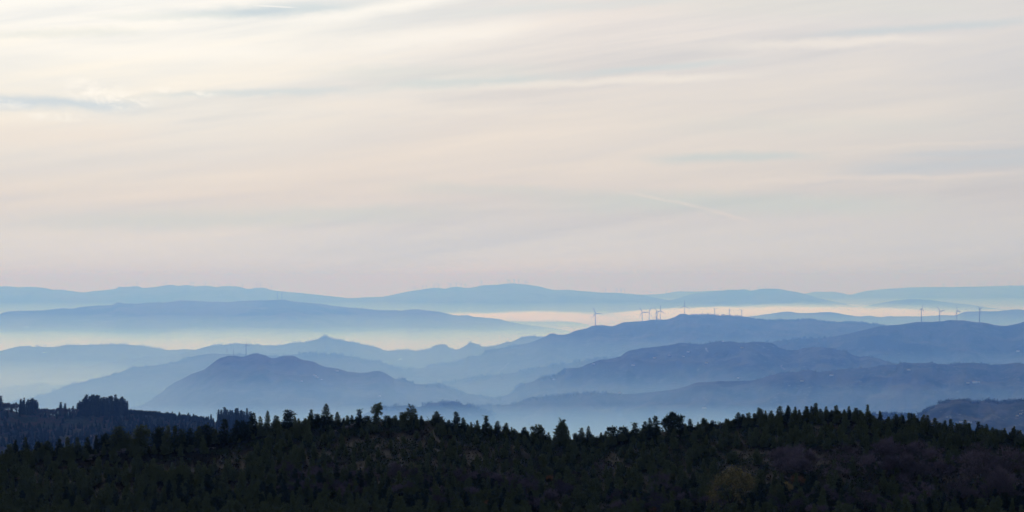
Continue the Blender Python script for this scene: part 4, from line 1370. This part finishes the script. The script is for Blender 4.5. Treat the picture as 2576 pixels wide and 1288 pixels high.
# masts, pylons, a hilltop tower
def mast(key, px, top, label, arms=(), thick=1.0):
    p = crest_at(key, px)
    h = -(top - HY) / F * p.y - p.z
    t = empty('radio_mast', p)
    b = MB()
    r = h * .018 * thick
    for a in range(3):      # three legs with lacing
        c, s_ = math.cos(a * 2.094), math.sin(a * 2.094)
        b.tube([(c * r, s_ * r, -3), (c * r * .35, s_ * r * .35, h)], [r * .45, r * .3], 4)
    for i in range(9):
        z = h * i / 9
        w = r * (1 - .65 * i / 9)
        for a in range(3):
            c, s_ = math.cos(a * 2.094), math.sin(a * 2.094)
            c2, s2 = math.cos((a + 1) * 2.094), math.sin((a + 1) * 2.094)
            b.tube([(c * w, s_ * w, z), (c2 * w * .93, s2 * w * .93, z + h / 9)], [r * .14] * 2, 3)
    b.build('mast', M['steel'], t)
    for zf, wd in arms:
        a = MB()
        a.tube([(-wd * h, 0, zf * h), (wd * h, 0, zf * h)], [r * .4] * 2, 4)
        for q in (-1, 1):
            a.tube([(q * wd * h, 0, zf * h - h * .05), (q * wd * h, 0, zf * h + h * .07)], [r * .55] * 2, 5)
        a.build('antenna', M['steel'], t)
    tag(t, label, 'mast', None)


mast('K', 571, 876, 'taller radio mast at the left of the dark left hill summit', ((.8, .04),))
mast('K', 587, 880, 'shorter radio mast on the dark left hill summit, nearer the turbine', ((.55, .06), (.9, .04)), 1.3)
mast('K', 575.5, 887, 'small mast between the two radio masts on the dark left hill', ((.9, .1),), 1.3)
mast('L', 1816.5, 840, 'tall radio mast on the long dark hill beneath the turbines', ((.95, .02),), .8)
mast('L', 1812, 850, 'short mast just left of the tall mast on the long dark hill', ((.9, .1),), 1.2)
mast('L', 1824.5, 851, 'short mast just right of the tall mast on the long dark hill', ((.85, .14),), 1.2)
mast('T', 1697.5, 787, 'thin mast on the middle hill left of its summit turbine', ((.9, .08),), .9)


def pylon(key, px, top, label):
    p = crest_at(key, px)
    h = -(top - HY) / F * p.y - p.z
    t = empty('electricity_pylon', p)
    b = MB()
    for q in ((-1, -1), (1, -1), (1, 1), (-1, 1)):
        b.tube([(q[0] * h * .07, q[1] * h * .07, -3), (q[0] * h * .012, q[1] * h * .012, h)], [h * .008, h * .006], 4)
    for i in range(8):
        w0, w1 = h * (.07 - .058 * i / 8), h * (.07 - .058 * (i + 1) / 8)
        for q in (-1, 1):
            b.tube([(-w0 * q, -w0, h * i / 8), (w1 * q, -w1, h * (i + 1) / 8)], [h * .004] * 2, 3)
            b.tube([(-w0 * q, w0, h * i / 8), (w1 * q, w1, h * (i + 1) / 8)], [h * .004] * 2, 3)
    b.build('lattice', M['steel'], t)
    for zf, wd in ((.68, .13), (.82, .16), (.95, .11)):
        a = MB()
        a.tube([(-wd * h, 0, zf * h), (wd * h, 0, zf * h)], [h * .006] * 2, 4)
        a.build('crossarm', M['steel'], t)
    tag(t, label, 'pylon', 'pylons on the second range')


pylon('B', 698, 733, 'faint lattice pylon on the second range, left of two')
pylon('B', 709, 734, 'faint lattice pylon on the second range, right of two')

p = crest_at('E', 1184)
t = empty('hilltop_tower', p)
b = MB()
b.box((0, 0, 0), (6, 5.4, 12))
b.build('wall', M['granite'], t)
b = MB()
for i in range(4):
    b.box((-2.25 + i * 1.5, -2.1, 6.6), (.8, .9, 1.3))
    b.box((-2.25 + i * 1.5, 2.1, 6.6), (.8, .9, 1.3))
b.build('parapet', M['granite'], t)
tag(t, 'small square stone tower on the wooded knoll below the fog', 'tower')


# houses as far white specks
def make_house():
    t = empty('house')
    b = MB()
    b.box((0, 0, 1.4), (13, 9, 5.6))
    b.build('wall', M['white_wall'], t)
    b = MB()
    v = [(-7, -5, 4.2), (7, -5, 4.2), (7, 5, 4.2), (-7, 5, 4.2), (-7, 0, 7.2), (7, 0, 7.2)]
    b.add(v, [(0, 1, 5, 4), (2, 3, 4, 5), (3, 2, 1, 0)], [(0, 4, 3), (1, 2, 5)])
    b.build('roof', M['roof_tile'], t)
    return t


HOUSES = [('K', 792, 947, 1.4, 'larger white house in the cluster on the dark left hill'), ('K', 797, 951, 1.3, 'white house at the lower right of the left hill cluster'), ('K', 808, 956, .8, 'small white house right of the left hill cluster'), ('K', 848, 934.5, 1.2, 'pale house high on the right shoulder of the dark left hill'),
          ('K', 759, 960, .8, 'small pale house low left of the cluster on the left hill'), ('K', 955, 998, .9, 'white house alone at the right foot of the dark left hill'), ('B', 65.5, 823.5, 2.2, 'white building on the second range at far left, left of two'), ('B', 69.5, 823.5, 2.2, 'white building on the second range at far left, right of two'),
          ('F', 111, 888, 2.0, 'white house on the pale misty ridge at far left'), ('E', 1009, 904, 1.4, 'pale house left of its neighbour in the misty hollow at centre'), ('E', 1004, 906, 1.4, 'pale house in the misty hollow, lower left of its neighbour'),
          ('L', 1493, 917, 1.0, 'white house near the left crest of the long dark hill'), ('L', 1593, 920.5, 1.3, 'white house with pale yard on the left part of the long dark hill'), ('L', 1647, 902, 1.2, 'white house below the left summit of the long dark hill'), ('L', 1731, 886.5, 1.2, 'white house below the crest, left of the mast hut on the long dark hill'),
          ('L', 1684, 895, .8, 'small white house between two larger ones under the long hill crest'), ('L', 1719, 898, .9, 'small white house mid-slope under the long hill crest'), ('L', 1777, 914.5, 1.1, 'white house below the dirt track of the long dark hill'), ('L', 1867, 876, 1.0, 'white house just right of the masts on the long dark hill'),
          ('L', 1392, 955.5, .9, 'white house on the lowest left slope of the long dark hill'), ('L', 1857, 952, .9, 'white house at the foot of the long dark hill'), ('M', 2092, 946, 1.2, 'white house near the crest of the brown front hill, left of two'), ('M', 2018, 960, 1.0, 'small white house on the left shoulder of the brown front hill'),
          ('M', 2286, 932, 1.1, 'white house below the rocks of the brown front hill'), ('M', 2452, 964, 1.5, 'largest white house in the row on the right of the brown hill'), ('M', 2460, 963.5, 1.2, 'white house at the right end of the row on the brown hill'), ('M', 2435, 965, .9, 'small white house at the left end of the row on the brown hill'),
          ('R', 2561, 885, 1.5, 'pale house low on the right turbine hill at the edge'), ('M', 1772, 1028, 1.1, 'white house low on the front hill below its dirt track'), ('M', 1559, 989.5, .9, 'white house on the left crest of the front hill'),
          ('Q', 2417, 1063.5, .55, 'white house in the hamlet on the low right hill, leftmost'), ('Q', 2434, 1064, .65, 'white house in the middle of the hamlet on the low right hill'), ('Q', 2441, 1065, .55, 'white house at the right of the hamlet on the low right hill'), ('Q', 2559, 1048, .5, 'white house at the right edge of the low right hill'),
          ('Q', 2568, 1043, .45, 'small white house above another at the edge of the low right hill'), ('Q', 2484, 1082, .5, 'white house just above the near skyline on the low right hill'), ('L', 1819, 860, .8, 'hut at the foot of the tall mast on the long dark hill')]
house0 = make_house()
for i, (key, px, py, s_, lab) in enumerate(HOUSES):
    o = house0 if i == 0 else copy_tree(house0)
    o.location = on_hill(key, px, py) + Vector((0, 0, .5))
    o.rotation_euler = (0, 0, rad((i * 47) % 70 - 35))
    o.scale = (s_ * .5, s_ * .5, s_ * .42)
    tag(o, lab, 'house', 'white houses on the hills')


def strip(name, pts, width, mat, lift):
    """a track or a field draped over the slope through PTS"""
    V = []
    for i, p in enumerate(pts):
        d = (pts[min(i + 1, len(pts) - 1)] - pts[max(i - 1, 0)])
        d.z = 0
        n = Vector((-d.y, d.x, 0)).normalized() * width / 2
        V += [tuple(p + n + Vector((0, 0, lift))), tuple(p - n + Vector((0, 0, lift)))]
    f = [(2 * i, 2 * i + 1, 2 * i + 3, 2 * i + 2) for i in range(len(pts) - 1)]
    o = mesh_obj(name, V, np.array(f), mat)
    tag(o, kind='structure')


def track(key, spots, width=6.0):
    pts = []
    for (a, b), (c, d) in zip(spots, spots[1:]):
        for i in range(6):
            q = i / 6
            pts.append(on_hill(key, a + (c - a) * q, b + (d - b) * q))
    strip('track', pts, width, M['dirt'], 1.6)


track('L', [(1967, 919), (1964, 924), (1972, 929), (1975, 932)])
track('L', [(1776, 876), (1777, 882), (1781, 887)])
track('M', [(1769, 1000), (1773, 1006), (1783, 1012)], 3)
track('T', [(1280, 914), (1268, 926), (1256, 936), (1251, 942)], 6)
track('M', [(1954, 967), (1985, 960), (2030, 958)], 5)
track('M', [(2160, 953), (2200, 949), (2250, 950)], 5)

# woods along the crests of the middle hills
wood_items = []
tuft_tree = [[bush(600 + i, 16, 1.3)] for i in range(5)]
cone_tree = [[scaled(pine_crown(620 + i, 10, 4.5, .02, 6, 4, .8, .1, 0, 1.6, 0, 2), .1)] for i in range(3)]
Rw = random.Random(9)


def fringe(key, x0, x1, n, hmin, hmax, depth=(0, 0.0), cone=.2):
    h = HILLS[key]
    for i in range(n):
        px = Rw.uniform(x0, x1)
        if float(fbm(px / 28.0, px * 0 + len(key) * 3.3 + x0 * .1, 3)) < -.18:
            continue
        c = crest_at(key, px)
        if depth[1] and Rw.random() < .6:
            py = HY - c.z / c.y * F
            c = on_hill(key, px, py + Rw.uniform(*depth))
        hh = Rw.uniform(hmin, hmax) * .55
        arr = Rw.choice(cone_tree) if Rw.random() < cone else Rw.choice(tuft_tree)
        wood_items.append((arr, c - Vector((0, 0, hh * .25)), hh * 1.2, Rw.random() * 6, 1.0))


fringe('E', 500, 1100, 420, 8, 17, (0, 4))
fringe('E', 1090, 1140, 70, 8, 14, (0, 3))
fringe('E', 1150, 1370, 200, 7, 13, (0, 4))
fringe('E', 812, 830, 10, 14, 24)
fringe('E', 0, 480, 140, 8, 14)
fringe('F', 60, 420, 90, 10, 22)
fringe('G', 0, 480, 260, 8, 16, (0, 5))
fringe('G', 600, 1030, 380, 10, 18, (0, 10), .5)
fringe('H', 0, 170, 130, 10, 20, (0, 3))
fringe('T', 1000, 1300, 300, 9, 17, (0, 8), .3)
fringe('T', 1735, 2230, 520, 7, 14, (0, 4), .1)
fringe('T2', 1060, 1560, 420, 9, 17, (0, 12), .5)
fringe('L', 1230, 1440, 260, 7, 13, (0, 12), .4)
fringe('L', 1680, 2260, 90, 4, 9)
fringe('K', 1000, 1270, 220, 6, 12, (0, 10), .4)
fringe('K', 360, 420, 10, 8, 12)
fringe('M', 1060, 1540, 460, 6, 11, (0, 10), .7)
fringe('M', 1900, 2576, 120, 4, 8)
fringe('N', 890, 1240, 300, 7, 13, (0, 14), .3)
fringe('R', 1860, 2110, 200, 8, 14, (0, 14), .3)
fringe('Q', 2190, 2340, 200, 4, 7, (0, 12), .3)
fringe('Q', 2330, 2620, 200, 4, 8, (0, 6), 0)
fringe('B', 0, 1300, 160, 6, 12)
merge('far_woods', wood_items, M['spruce'], label='far woods along the crests of the hazy hills')


# rocks and the track on the near hill
def boulder(seed, sx, sy, sz):
    import bmesh
    bm = bmesh.new()
    bmesh.ops.create_icosphere(bm, subdivisions=3, radius=1.0)
    for v in bm.verts:
        c = v.co.copy()
        n = float(fbm(c.x * 1.6 + seed, c.y * 1.6 + c.z * 2.3, 3))
        v.co = Vector((c.x * sx, c.y * sy, c.z * sz)) * (1 + .35 * n)
    me = bpy.data.meshes.new('boulder')
    bm.to_mesh(me)
    bm.free()
    me.materials.append(M['granite'])
    o = bpy.data.objects.new('boulder', me)
    COL.objects.link(o)
    return o


ROCKS = [(236, 1150, 3.0, 'long granite slab at the lower left of the crest outcrop'), (252, 1143, 2.4, 'granite block in the middle left of the crest outcrop'), (270, 1139, 3.2, 'wide granite slab in the middle of the crest outcrop'), (290, 1146, 2.4, 'flat granite slab at the lower middle of the crest outcrop'),
         (306, 1139, 3.0, 'granite slab on the right of the crest outcrop'), (322, 1135, 3.4, 'topmost long granite slab of the crest outcrop'), (334, 1131, 2.0, 'small granite block at the right tip of the crest outcrop'), (225, 1157, 1.6, 'pale granite block at the bottom left tip of the crest outcrop'),
         (168, 1219, 3.6, 'pale granite dome alone low on the heath slope at left'), (490, 1133, 1.7, 'low pale granite slab under the crest pines right of the outcrop'), (535, 1129, 1.6, 'small granite slab near the heath crest, right of another slab'), (873, 1078, 2.6, 'granite slab below the crest under the pointed pines'),
         (900, 1073, 3.4, 'long granite ledge just under the skyline of the middle crest'), (935, 1072, 2.8, 'granite ledge just under the open-crowned pine'), (846, 1086, 1.8, 'small granite slab on the slope left of the long ledge'), (933, 1164, 1.3, 'small granite boulder in the middle of the brown slope'),
         (1143, 1146, 1.4, 'small granite boulder left of its twin on the middle slope'), (1163, 1148, 1.5, 'small granite boulder right of its twin on the middle slope'), (1700, 1098, 1.6, 'pale granite slab on the bare patch below the layered pine'), (1735, 1092, 1.8, 'granite slab on the bare patch right of the layered pine'),
         (1993, 1071, 1.6, 'pale granite rock near the top of the right pine wood')]
for i, (px, py, w, lab) in enumerate(ROCKS):
    o = boulder(i * 3.3, w, w * .8, w * .26)
    o.location = on_near(px, py) + Vector((0, 0, w * .1))
    o.rotation_euler = (rad(6), 0, rad((i * 37) % 50 - 25))
    tag(o, lab, 'rock', 'granite rocks on the near hill')
pts = []
for i in range(26):
    q = i / 25
    pts.append(on_near(2165 + 118 * q, 1238 - 22 * q + 2 * math.sin(q * 7)))
strip('path', pts, 3.4, M['leaf_litter'], .12)
